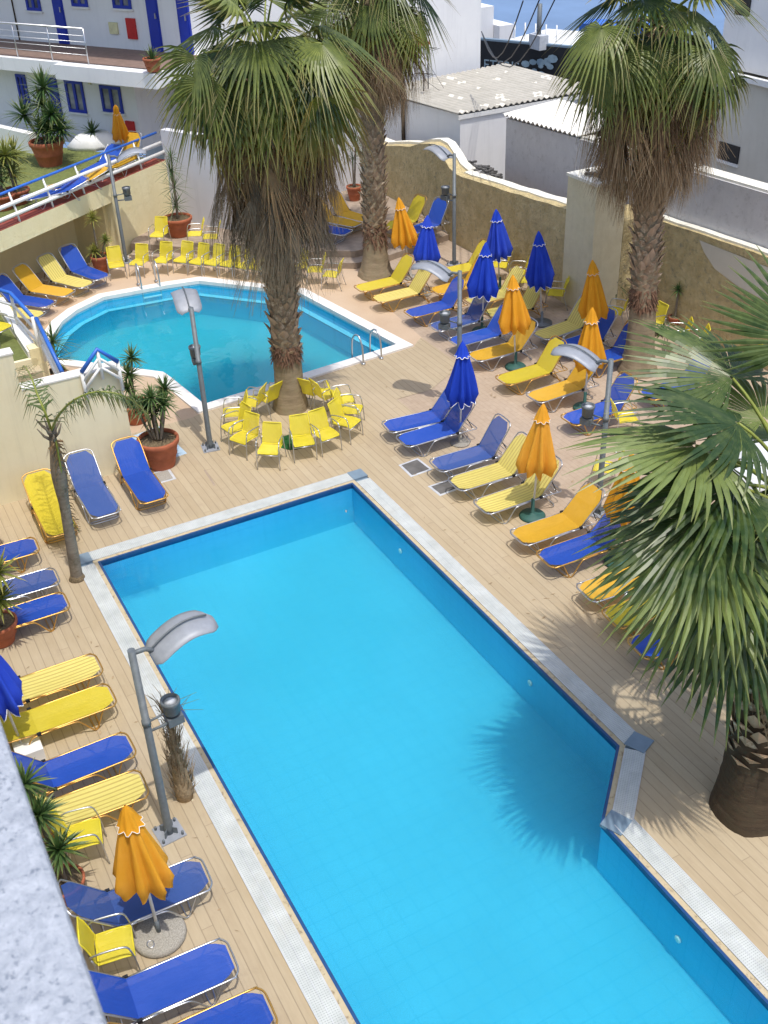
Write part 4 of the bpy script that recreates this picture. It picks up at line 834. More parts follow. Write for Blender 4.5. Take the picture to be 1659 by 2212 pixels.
# ------------------------------------------------------------------ closed parasols
def parasol(top, base, colr, bottom_y, foot, label, z=0.0, gid='closed parasols', seed=0, wscale=1.0):
    b_ = P(*base, z); rs = random.Random(seed + int(top[0]))
    # height from the sight line to the top, lean from its offset
    hgt = 2.25
    tp = None
    d = ray(*top); bh = Vector(b_[:2])
    best = None
    for i in range(400):
        zz = z + 1.9 + i * .002; q = P(top[0], top[1], zz); dd = (Vector(q[:2]) - bh).length
        if best is None or dd < best[0]: best = (dd, zz, q)
    tp = best[2]; 
    t = empty('closed_parasol', b_, 0, label, 'parasol', gid); T = tp - b_; Lh = T.length
    rot = T.to_track_quat('Z', 'Y').to_matrix()
    def place(o): o.matrix_local = rot.to_4x4(); return o
    zb = Lh * .43; mat = 'canopy_orange' if colr == 'o' else 'canopy_blue'; ph = rs.uniform(0, 6)
    am = [rs.uniform(.7, 1.3) for _ in range(9)]
    def fr(a, zz, i):
        k = int(((a + ph) % (2 * PI)) / (2 * PI) * 8); w = 1 - (zz - zb) / (Lh - zb)
        return (1 + (.20 * w + .10) * math.cos(8 * (a + ph) + .8 * math.sin(a * 2 + ph)) * am[k % 9]) * (1 + .11 * math.sin(3 * a + ph + zz * .8)) * (1 + .05 * math.sin(13 * a + 4 * zz + ph * 2))
    R0 = .245 * wscale * rs.uniform(.9, 1.1)
    prof = [(R0 * .93, zb + .02), (R0, zb + .06)] + [(R0 * (1 - s_) ** .8 + .055, zb + .06 + (Lh * .90 - zb) * s_) for s_ in (.1, .2, .32, .45, .58, .7, .82, .92)]
    m = MB(); n = 64; base_i = len(m.v); m.lathe(prof, n, (0, 0, 0), 0, fr, False)
    for k in range(n):                                                   # scalloped hem
        a = 2 * PI * k / n; x, y, zz = m.v[k]; m.v[k] = (x, y, zz - .035 * (1 + math.cos(8 * (a + ph))) + .02 * math.sin(5 * a))
    place(m.build('canopy', mat, t))
    if colr == 'b' or foot == 'trim':
        pts = [m.v[k] for k in range(n)]; place(MB().tube([(p[0] * 1.01, p[1] * 1.01, p[2]) for p in pts], .008, 5, 0, True).build('hem_trim', 'trim_white', t))
    c = MB(); zc = Lh * .865
    c.lathe([(.125 * wscale + .012, zc), (.115 * wscale, zc + .03), (.075, Lh * .945), (.03, Lh * .985), (.008, Lh)], 40, (0, 0, 0), 0, lambda a, zz, i: 1 + (.16 if i < 2 else .06) * math.cos(8 * (a + ph)), False)
    for k in range(40): a = 2 * PI * k / 40; x, y, zz = c.v[k]; c.v[k] = (x, y, zz - .012 * math.cos(8 * (a + ph)))
    place(c.build('top_cap', mat, t)); place(MB().tube([c.v[k] for k in range(40)], .007 if colr == 'b' else .0045, 5, 0, True).build('cap_trim', 'trim_white', t))
    m = MB().tube([(0, 0, .02), (0, 0, Lh * .9)], .019, 8); place(m.build('pole', 'pole_white', t))
    if foot == 'g':
        MB().lathe([(.235, 0.0), (.24, .03), (.21, .06), (.06, .085), (.035, .10), (.033, .38), (.02, .39)], 24).build('stand', 'green_plastic', t)
    elif foot == 's': MB().lathe([(.26, 0), (.26, .045), (.04, .055), (.03, .32), (.02, .33)], 28).build('stand', 'galvanised', t)
    elif foot == 'c':
        f = MB().lathe([(.30, 0), (.315, .03), (.30, .075), (.27, .085), (.04, .088)], 30).build('stand', 'concrete', t); MB().tube([(.12 + .05 * math.cos(a), -.14 + .04 * math.sin(a), .09) for a in [i * PI / 5 for i in range(10)]], .008, 5, 0, True).build('handle', 'steel', f)
        MB().tube([(0, 0, .08), (0, 0, .28)], .028, 8).build('sleeve', 'galvanised', t)
    elif foot == 'w':
        MB().box((0.1, .05, .10), (.36, .36, .2), 0.0).build('stand', 'white_paint', t)
    else: MB().lathe([(.2, 0), (.2, .03), (.04, .05), (.03, .25), (.02, .26)], 24).build('stand', 'concrete', t)
    return t
for a_ in (
 ((861, 426), (887, 600), 'o', 560, 'd', 'leaning closed orange parasol on the step in front of the raised terrace'),
 ((923.6, 464.7), (915.6, 635), 'b', 566, 'd', 'closed blue parasol in front of the blue lounger on the raised terrace'),
 ((1071.6, 451.4), (1079.6, 628.7), 'b', 546, 'g', 'closed blue parasol nearest the stone wall'),
 ((1050, 523), (1041, 715.6), 'b', 623, 'g', 'closed blue parasol overlapping the one by the stone wall'),
 ((1163.6, 499), (1170, 699), 'b', 603, 's', 'dark closed blue parasol on a round grey stand'),
 ((1107.7, 593.5), (1113.4, 793.7), 'o', 703, 'g', 'closed orange parasol on a green stand between amber and lemon loungers'),
 ((1279.6, 561.4), (1288, 765), 'o', 667, 'g', 'shaded closed orange parasol in front of the pillar corner'),
 ((1279.6, 663.4), (1262, 882), 'o', 771, 'g', 'sunlit closed orange parasol overlapping the shaded one by the pillar'),
 ((999.5, 737), (993.8, 957), 'b', 870, 'd', 'lone closed blue parasol above the front row of loungers'),
 ((1174, 871.6), (1149.8, 1116), 'o', 1006, 'g', 'closed orange parasol standing on a round green foot behind the striped lounger'),
 ((1366, 978), (1335, 1215), 'o', 1080, 'g', 'closed orange parasol half hidden by palm fronds'),
 ((270, 1740), (345.6, 2021.5), 'o', 1929, 'c', 'large closed orange parasol on a round concrete foot in the foreground'),
 ((-52, 1372), (54, 1625), 'b', 1514, 'w', 'closed blue parasol on a white block at the left edge'),
): parasol(*a_)
parasol((249, 226.5), (267.5, 346), 'o', 296, 'd', 'closed orange parasol on the turf terrace in front of the apartment wing', ZT, wscale=.62)
# open parasol just outside the left edge: its rim shows and it shades the cream wall
t = empty('open_parasol', (-17.15, .35, 0), 0, 'orange parasol whose rim just shows at the left edge by the cream wall', 'parasol')
MB().tube([(0, 0, 0), (0, 0, 2.1)], .02, 8).build('pole', 'pole_white', t); MB().lathe([(1.02, 1.62), (1.0, 1.68), (.6, 1.88), (.05, 2.1)], 8, (0, 0, 0), 0, None, False).build('canopy', 'canopy_orange', t)
MB().lathe([(.25, 0), (.25, .06), (.03, .08)], 20).build('stand', 'concrete', t)

# ------------------------------------------------------------------ lamp posts with curved reflectors
def lamp(base, ang, label, h=3.05, head=.82):
    b_ = P(*base); t = empty('lamp_post', b_, ang, label, 'lamp post', 'lamp posts with curved reflectors')
    bp = MB().box((0, 0, .01), (.34, .34, .02)).build('base_plate', 'galv_light', t)
    for sx in (-1, 1):
        for sy in (-1, 1): MB().lathe([(.018, 0), (.018, .05), (.008, .055)], 6, (sx * .13, sy * .13, .02)).build('bolt', 'galvanised', bp)
    m = MB()
    for k in range(4): a = k * PI / 2 + PI / 4; m.box((.085 * math.cos(a), .085 * math.sin(a), .07), (.07, .01, .1), a)
    m.build('gusset', 'galvanised', bp)
    MB().lathe([(.062, .02), (.055, .12), (.048, 1.9), (.047, 1.901), (.056, 1.902), (.056, 1.97), (.047, 1.971), (.045, h)], 14).build('pole', 'galvanised', t)
    MB().tube([(0, 0, h - .05), (.16, 0, h - .06), (.3, 0, h - .16)], .03, 8).build('arm', 'galvanised', t)
    m = MB(); nx, ny = 14, 6; th = .012
    for sgn in (0, 1):
        for i in range(nx + 1):
            s_ = i / nx; x = .2 + head * s_; z = h - .22 + .30 * math.sin(PI * (.08 + .66 * s_)) ; w = .25 * (1 - (max(0, s_ - .82) / .18) ** 2 * .5) * (1 - (max(0, .12 - s_) / .12) ** 2 * .35)
            for j in range(ny + 1): yy = j / ny * 2 - 1; m.vert((x, yy * w, z - .05 * yy * yy - sgn * th))
    N = (nx + 1) * (ny + 1)
    for i in range(nx):
        for j in range(ny):
            k = i * (ny + 1) + j; m.face((k, k + ny + 1, k + ny + 2, k + 1), 0, True); k += N; m.face((k, k + 1, k + ny + 2, k + ny + 1), 0, True)
    rim = [j for j in range(ny + 1)] + [i * (ny + 1) + ny for i in range(1, nx + 1)] + [nx * (ny + 1) + j for j in range(ny - 1, -1, -1)] + [i * (ny + 1) for i in range(nx - 1, 0, -1)]
    for i in range(len(rim)): a, c = rim[i], rim[(i + 1) % len(rim)]; m.face((a, c, c + N, a + N))
    rf = m.build('reflector', 'galv_light', t)
    MB().tube([(.2 + head * s_, 0, h - .20 + .30 * math.sin(PI * (.08 + .66 * s_)) + .012) for s_ in [i / 10 * .9 for i in range(11)]], .012, 6).build('spine', 'galvanised', rf)
    sp = MB().lathe([(.07, 1.90), (.10, 1.93), (.105, 2.06), (.12, 2.08), (.12, 2.12), (.10, 2.125), (.095, 2.10), (.01, 2.09)], 18, (.33, 0, 0)).build('spotlight', 'galvanised', t)
    MB().lathe([(.09, 2.10), (.005, 2.115)], 16, (.33, 0, 0)).build('lens', 'light_grey', sp)
    m = MB(); m.tube([(.03, 0, 1.93), (.24, 0, 1.95)], .015, 6); m.tube([(.03, 0, 1.78), (.34, 0, 1.78)], .018, 6); m.build('bracket', 'galvanised', t)
    MB().box((.34, 0, 1.82), (.2, .16, .12)).build('ballast_box', 'galvanised', t)
    return t
lamp((366, 1799), PI/2 + .08, 'lamp post with curved reflector over the left edge of the big pool, nearest the camera')
lamp((455, 968), R_(170), 'lamp post standing between the two pools near the corner of the far pool')
lamp((1291, 1108), R_(212), 'lamp post beside the palm fronds, its reflector pointing left over a lemon lounger')
lamp((992, 880), R_(215), 'lamp post rising behind the lone blue parasol')
lamp((273, 566), PI/2 - .2, 'lamp post against the corner of the yellow terrace wall')
lamp((981, 572), R_(195), 'lamp post against the stone wall by the terrace steps')

# ------------------------------------------------------------------ pool ladders
def ladder(p, ang, label, steps=2):
    t = empty('pool_ladder', p, ang, label, 'pool ladder', 'steel pool ladders')     # +x towards the water
    for s_ in (-1, 1):
        y = .25 * s_
        MB().tube(smooth_path([(-.38, y, 0.0), (-.36, y, .45), (-.2, y, .66), (.02, y, .55), (.1, y, .2), (.1, y, -.75)], 4), .022, 8).build('handrail', 'steel', t)
        MB().lathe([(.05, .0), (.05, .04), (.024, .05)], 12, (-.38, y, .0)).build('foot_flange', 'steel', t)
    for k in range(steps): MB().box((.11, 0, -.2 - .25 * k), (.09, .5, .03)).build('tread', 'white_paint', t)
    return t
q = (P(812, 757) + P(783, 766) ) / 2
e = (Vector(FAR[7]) - Vector(FAR[6])).normalized(); inw = math.atan2(e.x, -e.y); q = Vector((*(Vector(FAR[7]) - e * .95), 0)); 
inw = inw if math.cos(inw) < 0 else inw + PI
ladder(q, inw, 'pool ladder with two hoops at the right corner of the far pool')
q = P(325, 622); e = (Vector(FAR[11]) - Vector(FAR[12])).normalized(); a_ = math.atan2(-e.x, e.y); a_ = a_ if math.cos(a_) > 0 else a_ + PI
ladder(q, a_, 'pool ladder with white treads at the back of the far pool')

# ------------------------------------------------------------------ fan palms
def fan_mesh(seed, pet=1.05, R=.98, nseg=32, spread=118, pbend=25, hub=20, tip=.35, cup=.25, fold=.55, split=.58, mats=('fan_green', 'petiole'), narrow=1.0, messy=0.0):
    r = random.Random(seed); m = MB(); pts = []; p = Vector((0, 0, 0)); a = 0
    for i in range(7):
        pts.append(p.copy()); a = -R_(pbend) * (i / 6) ** 1.3; p = p + Vector((math.cos(a), 0, math.sin(a))) * (pet / 6)
    m.tube(pts, [.028 - .014 * i / 6 for i in range(7)], 5, 1); H = pts[-1]
    ph = a - R_(hub); D = Vector((math.cos(ph), 0, math.sin(ph))); Sd = Vector((0, 1, 0)); N = D.cross(Sd) * -1
    if N.z < 0: N = -N
    dth = 2 * R_(spread) / nseg
    for j in range(nseg):
        th = -R_(spread) + dth * (j + .5) + r.uniform(-.2, .2) * dth; L = R * (.72 + .28 * math.cos(th * .75)) * r.uniform(.9, 1.06)
        dirv = D * math.cos(th) + Sd * math.sin(th) * narrow; dirv.normalize(); tan = (-D * math.sin(th) + Sd * math.cos(th) * narrow).normalized()
        tdr = tip * r.uniform(.6, 1.5); dev = Vector((r.uniform(-1, 1), r.uniform(-1, 1), r.uniform(-1, .4))) * (.06 + messy)
        b0 = len(m.v); fr_ = (.03, .25, .45, .62, .78, .9, 1.0); full = dth * split * R * .52
        for f in fr_:
            rr_ = f * L; hw = min(rr_ * dth * .52, full)
            if f > split: hw = full * (1 - (f - split) / (1 - split)) * .92 + .002
            c = H + dirv * rr_ + Vector((0, 0, -1)) * (tdr * max(0, f - .35) ** 2 * 2.2 * L) - N * (cup * abs(math.sin(th * .6)) * f * L) + dev * max(0, f - split)
            for q_ in (-1, 0, 1): v = c + tan * hw * q_ + N * (fold * hw if q_ == 0 else 0); m.vert(v, .02 + f * .98)
        for i in range(len(fr_) - 1):
            k = b0 + 3 * i; m.face((k, k + 3, k + 4, k + 1), 0, False); m.face((k + 1, k + 4, k + 5, k + 2), 0, False)
    me_o = m.build('leaf', list(mats)); return me_o.data, H.copy(), me_o
LEAF = {}
def regleaf(kind, n_, **kw):
    L_ = []
    for i in range(n_):
        me_, H, o = fan_mesh(hash(kind) % 97 + i * 13 if False else sum(map(ord, kind)) + i * 13, **kw); bpy.data.objects.remove(o); L_.append((me_, H))
    LEAF[kind] = L_
regleaf('up', 3, hub=15, tip=.3, cup=.2, pbend=15); regleaf('mid', 4, hub=36, tip=.5, cup=.28, pbend=34, split=.46, messy=.03); regleaf('low', 3, R=.9, hub=52, tip=.45, cup=.35, pbend=46, split=.46, messy=.04)
regleaf('lowy', 2, hub=60, tip=.5, cup=.45, pbend=45, mats=('fan_yellowgreen', 'petiole'), narrow=.85, messy=.04)
regleaf('dead', 4, pet=.75, R=1.25, nseg=34, spread=42, hub=18, tip=.3, cup=.4, pbend=42, mats=('fan_dead', 'stalk_pale'), narrow=.6, messy=.07, split=.3)
regleaf('old', 4, pet=.6, R=1.25, nseg=34, spread=36, hub=15, tip=.3, cup=.4, pbend=42, mats=('fan_brown_old', 'fibre'), narrow=.6, messy=.08, split=.25)
regleaf('big', 4, pet=1.05, R=1.15, nseg=40, hub=12, tip=.2, cup=.16, pbend=22, split=.64, mats=('fan_fresh', 'petiole'))
regleaf('bigup', 2, pet=1.05, R=1.1, nseg=38, hub=10, tip=.25, cup=.15, pbend=12, mats=('fan_fresh', 'petiole'))
regleaf('biglow', 3, pet=1.05, R=1.1, nseg=38, hub=38, tip=.3, cup=.3, pbend=36, mats=('fan_fresh', 'petiole'))
regleaf('biglowy', 2, pet=1.05, R=1.05, nseg=36, hub=60, tip=.45, cup=.4, pbend=48, mats=('fan_green', 'petiole'), messy=.03)
def put_leaf(par, kind, i, org, target=None, fixed=None, dirv=None, scale=1.0, roll=0.0, name='leaf'):
    me_, H = LEAF[kind][i % len(LEAF[kind])]; o = bpy.data.objects.new(name, me_); COL.objects.link(o); o.parent = par
    if target is not None: dv = target - org; scale = dv.length / H.length; dv.normalize()
    else: dv = dirv.normalized()
    lx = H.normalized(); ly = Vector((0, 1, 0)); lz = lx.cross(ly); wy = Vector((-dv.y, dv.x, 0))
    if wy.length < .05: wy = Vector((0, 1, 0))
    wy.normalize(); wz = dv.cross(wy)
    if fixed: org = target - dv * H.length * fixed; scale = fixed
    A = Matrix((lx, ly, lz)).transposed(); B = Matrix((dv, wy, wz)).transposed(); Rm = Matrix.Rotation(roll, 3, dv) @ B @ A.transposed()
    mm = (Rm * scale).to_4x4(); mm.translation = org; o.matrix_local = mm; return o
def fan_palm(base, crown, label, tr, hubs=(), ngreen=34, ndead=40, skirt=(3.1, 6.3), srad=(.5, .62), seed=1, lscale=1.0, boot=(1.4, 6.4), red=None, deadmix=.35, elev=(78, -58), flare=1.35, rdir=None, psc=1.0, pre='', bark='palm_bark', group='fan palms around the pools'):
    r = random.Random(seed); B = Vector(base); Cn = Vector(crown) - B; t = empty('palm_tree', B, 0, label, 'palm tree', group)
    ax = lambda z: Vector((Cn.x * (z / Cn.z) ** 1.3, Cn.y * (z / Cn.z) ** 1.3, z)) if z > 0 else Vector((0, 0, z))
    zs = [-.2, 0, .12, .3, .6, 1.0, 1.4, 2, 3, 4, 5, Cn.z * .9, Cn.z]; zs = sorted(z for z in set(zs) if z <= Cn.z)
    rad = lambda z: tr * (1 + (flare - 1) * math.exp(-max(z, 0) / .35)) * (1 - .12 * z / Cn.z)
    m = MB(); n = 28; b0 = 0; fine = []
    z = -.2
    while z < Cn.z: fine.append(z); z += .09
    for z in fine:
        c = ax(z)
        for k in range(n):
            a = 2 * PI * k / n; rr_ = rad(z) * (1 + .035 * math.sin(5 * a + z * 3) + r.uniform(-.02, .02) + .02 * math.sin(z * 40)); m.vert((c.x + rr_ * math.cos(a), c.y + rr_ * math.sin(a), z))
    for i in range(len(fine) - 1):
        for k in range(n): m.face((i*n + k, i*n + (k+1) % n, (i+1)*n + (k+1) % n, (i+1)*n + k), 0, True)
    trunk = m.build('trunk', bark, t)
    if boot:
        m = MB(); z = boot[0]; k = 0
        while z < boot[1]:
            a = k * 2.39996; c = ax(z); rr_ = rad(z); w_ = rr_ * r.uniform(.30, .42); L = r.uniform(.10, .2) if z > boot[0] + .3 else .08
            o_ = Vector((math.cos(a), math.sin(a), 0)); s_ = Vector((-o_.y, o_.x, 0)); b_ = len(m.v); up = Vector((0, 0, 1)); bq = c + o_ * rr_ * .92
            outk = r.uniform(.05, .14)
            for q in (bq - s_ * w_, bq + s_ * w_, bq + s_ * w_ * .5 + o_ * outk * .6 + up * L * .8, bq - s_ * w_ * .5 + o_ * outk * .6 + up * L * .8, bq + o_ * .03 - up * .05, bq + s_ * w_ * .1 * r.uniform(-1, 1) + o_ * (outk + r.uniform(0, .05)) + up * L * r.uniform(.9, 1.5)): m.vert(q)
            mi = 1 if r.random() < .25 else 0
            for f in ((0, 4, 5, 3), (4, 1, 2, 5), (3, 5, 2), (0, 3, 2, 1)): m.face([b_ + q for q in f], mi)
            z += .0145; k += 1
        m.build('leaf_bases', ['palm_boot', 'stalk_pale'], t)
    if red:
        m = MB()
        for q in range(420):
            z = r.uniform(*red); a = r.uniform(0, 2 * PI); c = ax(z); o_ = Vector((math.cos(a), math.sin(a), 0)); s_ = Vector((-o_.y, o_.x, 0)); rr_ = rad(z); b_ = len(m.v)
            for v in (c + o_ * rr_ * .98 - s_ * .03, c + o_ * rr_ * .98 + s_ * .03, c + o_ * (rr_ + r.uniform(.03, .10)) + s_ * r.uniform(-.05, .05) - Vector((0, 0, r.uniform(.05, .18)))): m.vert(v)
            m.face((b_, b_+1, b_+2))
        m.build('bark_fibre', 'palm_red', t)
    C0 = Cn.copy()
    for i in range(ndead):                                                # skirt of dead leaves
        f = (i + .5) / ndead; z = skirt[1] + (skirt[0] + 1.0 - skirt[1]) * f ** .85 ; a = i * 2.39996 + r.uniform(-.3, .3); c = ax(z); rr_ = rad(z) + .02; sr = srad[0] + (srad[1] - srad[0]) * (1 - f)
        o_ = Vector((math.cos(a), math.sin(a), 0)); el = -R_(r.uniform(14, 40) + 14 * f)
        kind = 'old' if f > deadmix + r.uniform(-.1, .1) else 'dead'
        put_leaf(t, kind, i, c + o_ * rr_, None, None, o_ * math.cos(el) + Vector((0, 0, math.sin(el))), r.uniform(.85, 1.15) * sr / .6, r.uniform(-.4, .4), 'dead_leaf')
    for i, h in enumerate(hubs):                                          # leaves whose hubs the photo shows clearly
        x, y, kind = h[:3]; d = ray(x, y).normalized(); Cw = B + C0; oc = Cw - EYE; tc = oc.dot(d); perp = math.sqrt(max(0, oc.length_squared - tc * tc)); want = 1.08 * lscale * (h[3] if len(h) > 3 else 1)
        tt = tc - math.sqrt(max(0, want * want - perp * perp)); tgt = EYE + d * tt - B
        dv = tgt - C0
        if dv.length > 1.6 * lscale: tgt = C0 + dv.normalized() * 1.6 * lscale
        put_leaf(t, kind, i, C0 + dv.normalized() * .1, tgt, lscale)
    for i in range(ngreen):
        f = (i + .5) / ngreen; a = i * 2.39996 + seed; el = R_(elev[0] + (elev[1] - elev[0]) * f ** .9 + r.uniform(-7, 7)); org = C0 + Vector((0, 0, .12 - .55 * f))
        kind = pre + 'up' if pre and f < .2 else 'big' if pre and f < .6 else (pre + ('low' if f < .84 else 'lowy')) if pre else 'up' if f < .28 else ('mid' if f < .62 else ('low' if f < .74 or r.random() < .2 else 'lowy'))
        put_leaf(t, kind, i, org, None, None, Vector((math.cos(a) * math.cos(el), math.sin(a) * math.cos(el), math.sin(el))), lscale * r.uniform(.78, 1.12), r.uniform(-.25, .25))
    m = MB()                                                              # old flower stalks arching out and hanging
    for q in range(15):
        a = r.uniform(0, 2 * PI); o_ = Vector((math.cos(a), math.sin(a), 0)); L = r.uniform(1.3, 2.0) * psc; el = r.uniform(-.2, .5)
        pts = [C0 + o_ * (L * s_ * .75) + Vector((0, 0, math.sin(el) * L * s_ - L * .95 * s_ ** 2.3)) for s_ in [i / 9 for i in range(10)]]
        m.tube(pts, [.022 - .0016 * i for i in range(10)], 4)
        for w_ in range(6):
            s0 = r.randint(4, 8); p = pts[s0]; m.tube([p, p + Vector((r.uniform(-.15, .15), r.uniform(-.15, .15), -.3)), p + Vector((r.uniform(-.2, .2), r.uniform(-.2, .2), -r.uniform(.5, .95)))], .005, 3)
    m.build('flower_stalks', 'stalk_pale', t)
    return t
b1 = P(628, 880); c1 = P(572, 128, 6.95)
k = .4; ox = 294.9
fan_palm(b1, c1, 'leaning fan palm with long grey dead skirt rising from the ring of yellow armchairs', .295,
 [(589, 192, 'mid'), (517, 184, 'mid'), (635, 160, 'mid'), (689, 152, 'mid', 1.1), (695, 94, 'mid', 1.1), (423, 124, 'low', 1.3), (555, 92, 'mid'), (650, 262, 'lowy'), (470, 205, 'low', 1.2), (560, 285, 'lowy', 1.15), (612, 290, 'lowy', 1.2), (440, 180, 'low', 1.35), (700, 215, 'lowy', 1.35)],
 30, 92, (3.5, 6.75), (.64, .62), 4, 1.2, (1.35, 6.3), (1.15, 1.5), .48, (75, -45))
b2 = P(812, 594); c2 = P(800, -20, 6.95)
fan_palm(b2, c2, 'fan palm with flared brown foot and russet skirt standing by the raised terrace steps', .30, [(760, 60, 'mid'), (840, 50, 'mid'), (900, 40, 'mid', 1.2), (735, 100, 'lowy', 1.2)], 30, 74, (4.3, 6.6), (.48, .60), 9, 1.18, (1.2, 6.2), (.85, 1.5), .85, (75, -50), 1.7)
b3 = P(1378, 800); c3 = P(1422, 55, 7.05)
fan_palm(b3, c3, 'straight thick fan palm with cone of brown dead leaves in front of the grey wall', .29, [(1414, 110, 'mid'), (1500, 150, 'mid', 1.1), (1340, 120, 'mid', 1.1), (1300, 60, 'mid', 1.3), (1450, 190, 'lowy', 1.1), (1540, 110, 'mid', 1.3), (1560, 180, 'low', 1.4), (1290, 150, 'low', 1.4)], 32, 90, (3.65, 6.75), (.38, .66), 15, 1.18, (1.95, 6.4), (1.5, 1.95), .95, (75, -52), 1.6)
b4 = P(1618, 1745); c4 = P(1742, 1085, 4.15)
fan_palm(b4, c4, 'stout fan palm at the right edge with large drooping green fronds over the deck', .40,
 [(1595, 914, 'big', 1.15), (1585, 1047, 'big', 1.15), (1539, 1244, 'big', 1.25), (1583, 817, 'big', 1.35), (1483, 952, 'big', 1.6), (1640, 1290, 'biglow'), (1600, 1400, 'biglow', 1.1), (1520, 1120, 'big', 1.45), (1655, 1480, 'biglow', 1.15), (1745, 705, 'bigup', 1.4), (1560, 1340, 'biglow', 1.25), (1530, 1180, 'big', 1.5), (1600, 1320, 'big', 1.3)],
 15, 12, (1.9, 3.7), (.5, .5), 22, 1.12, (.9, 3.6), None, .9, (42, -32), 1.25, psc=.6, pre='big', bark='dark_bark')

# ------------------------------------------------------------------ slender feather palms
def frond(pts, n, L, mat, name, par, droop=.5, seed=0, wid=.012):
    r = random.Random(seed); m = MB(); pts = smooth_path(pts, 6); m.tube(pts, [.02 * (1 - i / len(pts)) + .004 for i in range(len(pts))], 5, 1)
    for i in range(n):
        f = .12 + .88 * i / n; q = f * (len(pts) - 1); k = min(int(q), len(pts) - 2); p = pts[k].lerp(pts[k+1], q - k); tn = (pts[k+1] - pts[k]).normalized(); sd_ = tn.cross(Vector((0, 0, 1)))
        if sd_.length < .1: sd_ = Vector((0, 1, 0))
        sd_.normalize()
        for s_ in (-1, 1):
            l = L * math.sin(PI * (.12 + .83 * f)) ** .6 * r.uniform(.7, 1.1); d = (sd_ * s_ * r.uniform(.5, 1) + tn * r.uniform(.3, .9) + Vector((0, 0, r.uniform(-.7, .4)))).normalized(); b_ = len(m.v); w_ = tn * wid
            mid = p + d * l * .55; e_ = p + d * l * .9 + Vector((0, 0, -droop * l * r.uniform(.6, 1.3)))
            for v, a in ((p - w_, .1), (p + w_, .1), (mid + w_, .5), (mid - w_, .5), (e_, 1)): m.vert(v, a)
            m.face((b_, b_+1, b_+2, b_+3)); m.face((b_+3, b_+2, b_+4))
    return m.build(name, [mat, 'petiole'], par)
B = P(167, 1250); T = P(110, 924, 2.95); t = empty('slender_palm', B, 0, 'thin leaning feather palm with two fronds left at the corner of the big pool', 'palm tree'); TT = T - B
MB().tube(smooth_path([(0, 0, 0), tuple(TT * .35 + Vector((0, 0, -.02))), tuple(TT * .7), tuple(TT)], 6), [.105 - .0025 * i for i in range(9)] + [.085, .10, .115, .125, .12, .10, .08, .06, .05, .045][:10], 12).build('trunk', 'queen_bark', t)
MB().lathe([(.16, -.02), (.13, .03), (.10, .1)], 14).build('root_collar', 'soil', t)
def Q(x, y, z): return P(x, y, z) - B
f1 = [TT * .98, Q(98, 893, 3.25), Q(80, 850, 3.5), Q(66, 812, 3.6), Q(52, 790, 3.35), Q(48, 800, 3.1)]
frond(f1, 46, .42, 'pinnate_green', 'frond', t, .8, 1); 
f2 = [TT * .98, Q(125, 900, 3.3), Q(155, 868, 3.65), Q(200, 848, 3.8), Q(250, 850, 3.75), Q(290, 868, 3.5), Q(322, 900, 3.2)]
frond(f2, 60, .30, 'pinnate_green', 'frond', t, .9, 2)
f3 = [TT * .92, Q(122, 960, 2.7), Q(136, 1040, 2.0), Q(150, 1110, 1.3), Q(172, 1150, .7)]
frond(f3, 54, .26, 'fan_dead', 'dead_frond', t, .9, 3)
m = MB(); rg = random.Random(5)
for i in range(9): a = i * 2.4; m.tube([TT * (.90 + .01 * i), TT * (.90 + .01 * i) + Vector((math.cos(a) * .12, math.sin(a) * .12, .12)), TT * (.90 + .01 * i) + Vector((math.cos(a) * .2, math.sin(a) * .2, .2 + .1 * rg.random()))], [.03, .022, .008], 6)
m.build('cut_stalks', 'queen_bark', t)
B = P(400, 1722); TT = P(364, 1550, 1.5) - B; t = empty('dead_palm_stump', B, 0, 'dried fibrous palm stump bristling with dead stalks beside the left pool gutter', 'stump')
MB().tube([(0, 0, 0), tuple(TT * .12), tuple(TT * .3), tuple(TT * .6), tuple(TT * .8), tuple(TT)], [.11, .125, .105, .06, .04, .02], 14).build('trunk', 'fibre', t)
m = MB()
for i in range(260):
    f = rg.random() ** .8; p = TT * f; a = rg.uniform(0, 2 * PI); r_ = (.125, .10, .06, .035)[min(3, int(f * 4))]; o_ = Vector((math.cos(a), math.sin(a), 0)); L = rg.uniform(.15, .5)
    m.tube([p + o_ * r_ * .8, p + o_ * (r_ + .03) + Vector((0, 0, L * .5)), p + o_ * (r_ + rg.uniform(0, .12)) + Vector((0, 0, L))], [.006, .005, .002], 3)
for i in range(22):
    a = rg.uniform(0, 2 * PI); o_ = Vector((math.cos(a), math.sin(a), 0)); p = TT * rg.uniform(.7, 1); m.tube([p, p + o_ * .15 + Vector((0, 0, .3)), p + o_ * rg.uniform(.2, .45) + Vector((0, 0, rg.uniform(.1, .45)))], [.007, .005, .002], 3)
m.build('dead_stalks', 'fibre', t)

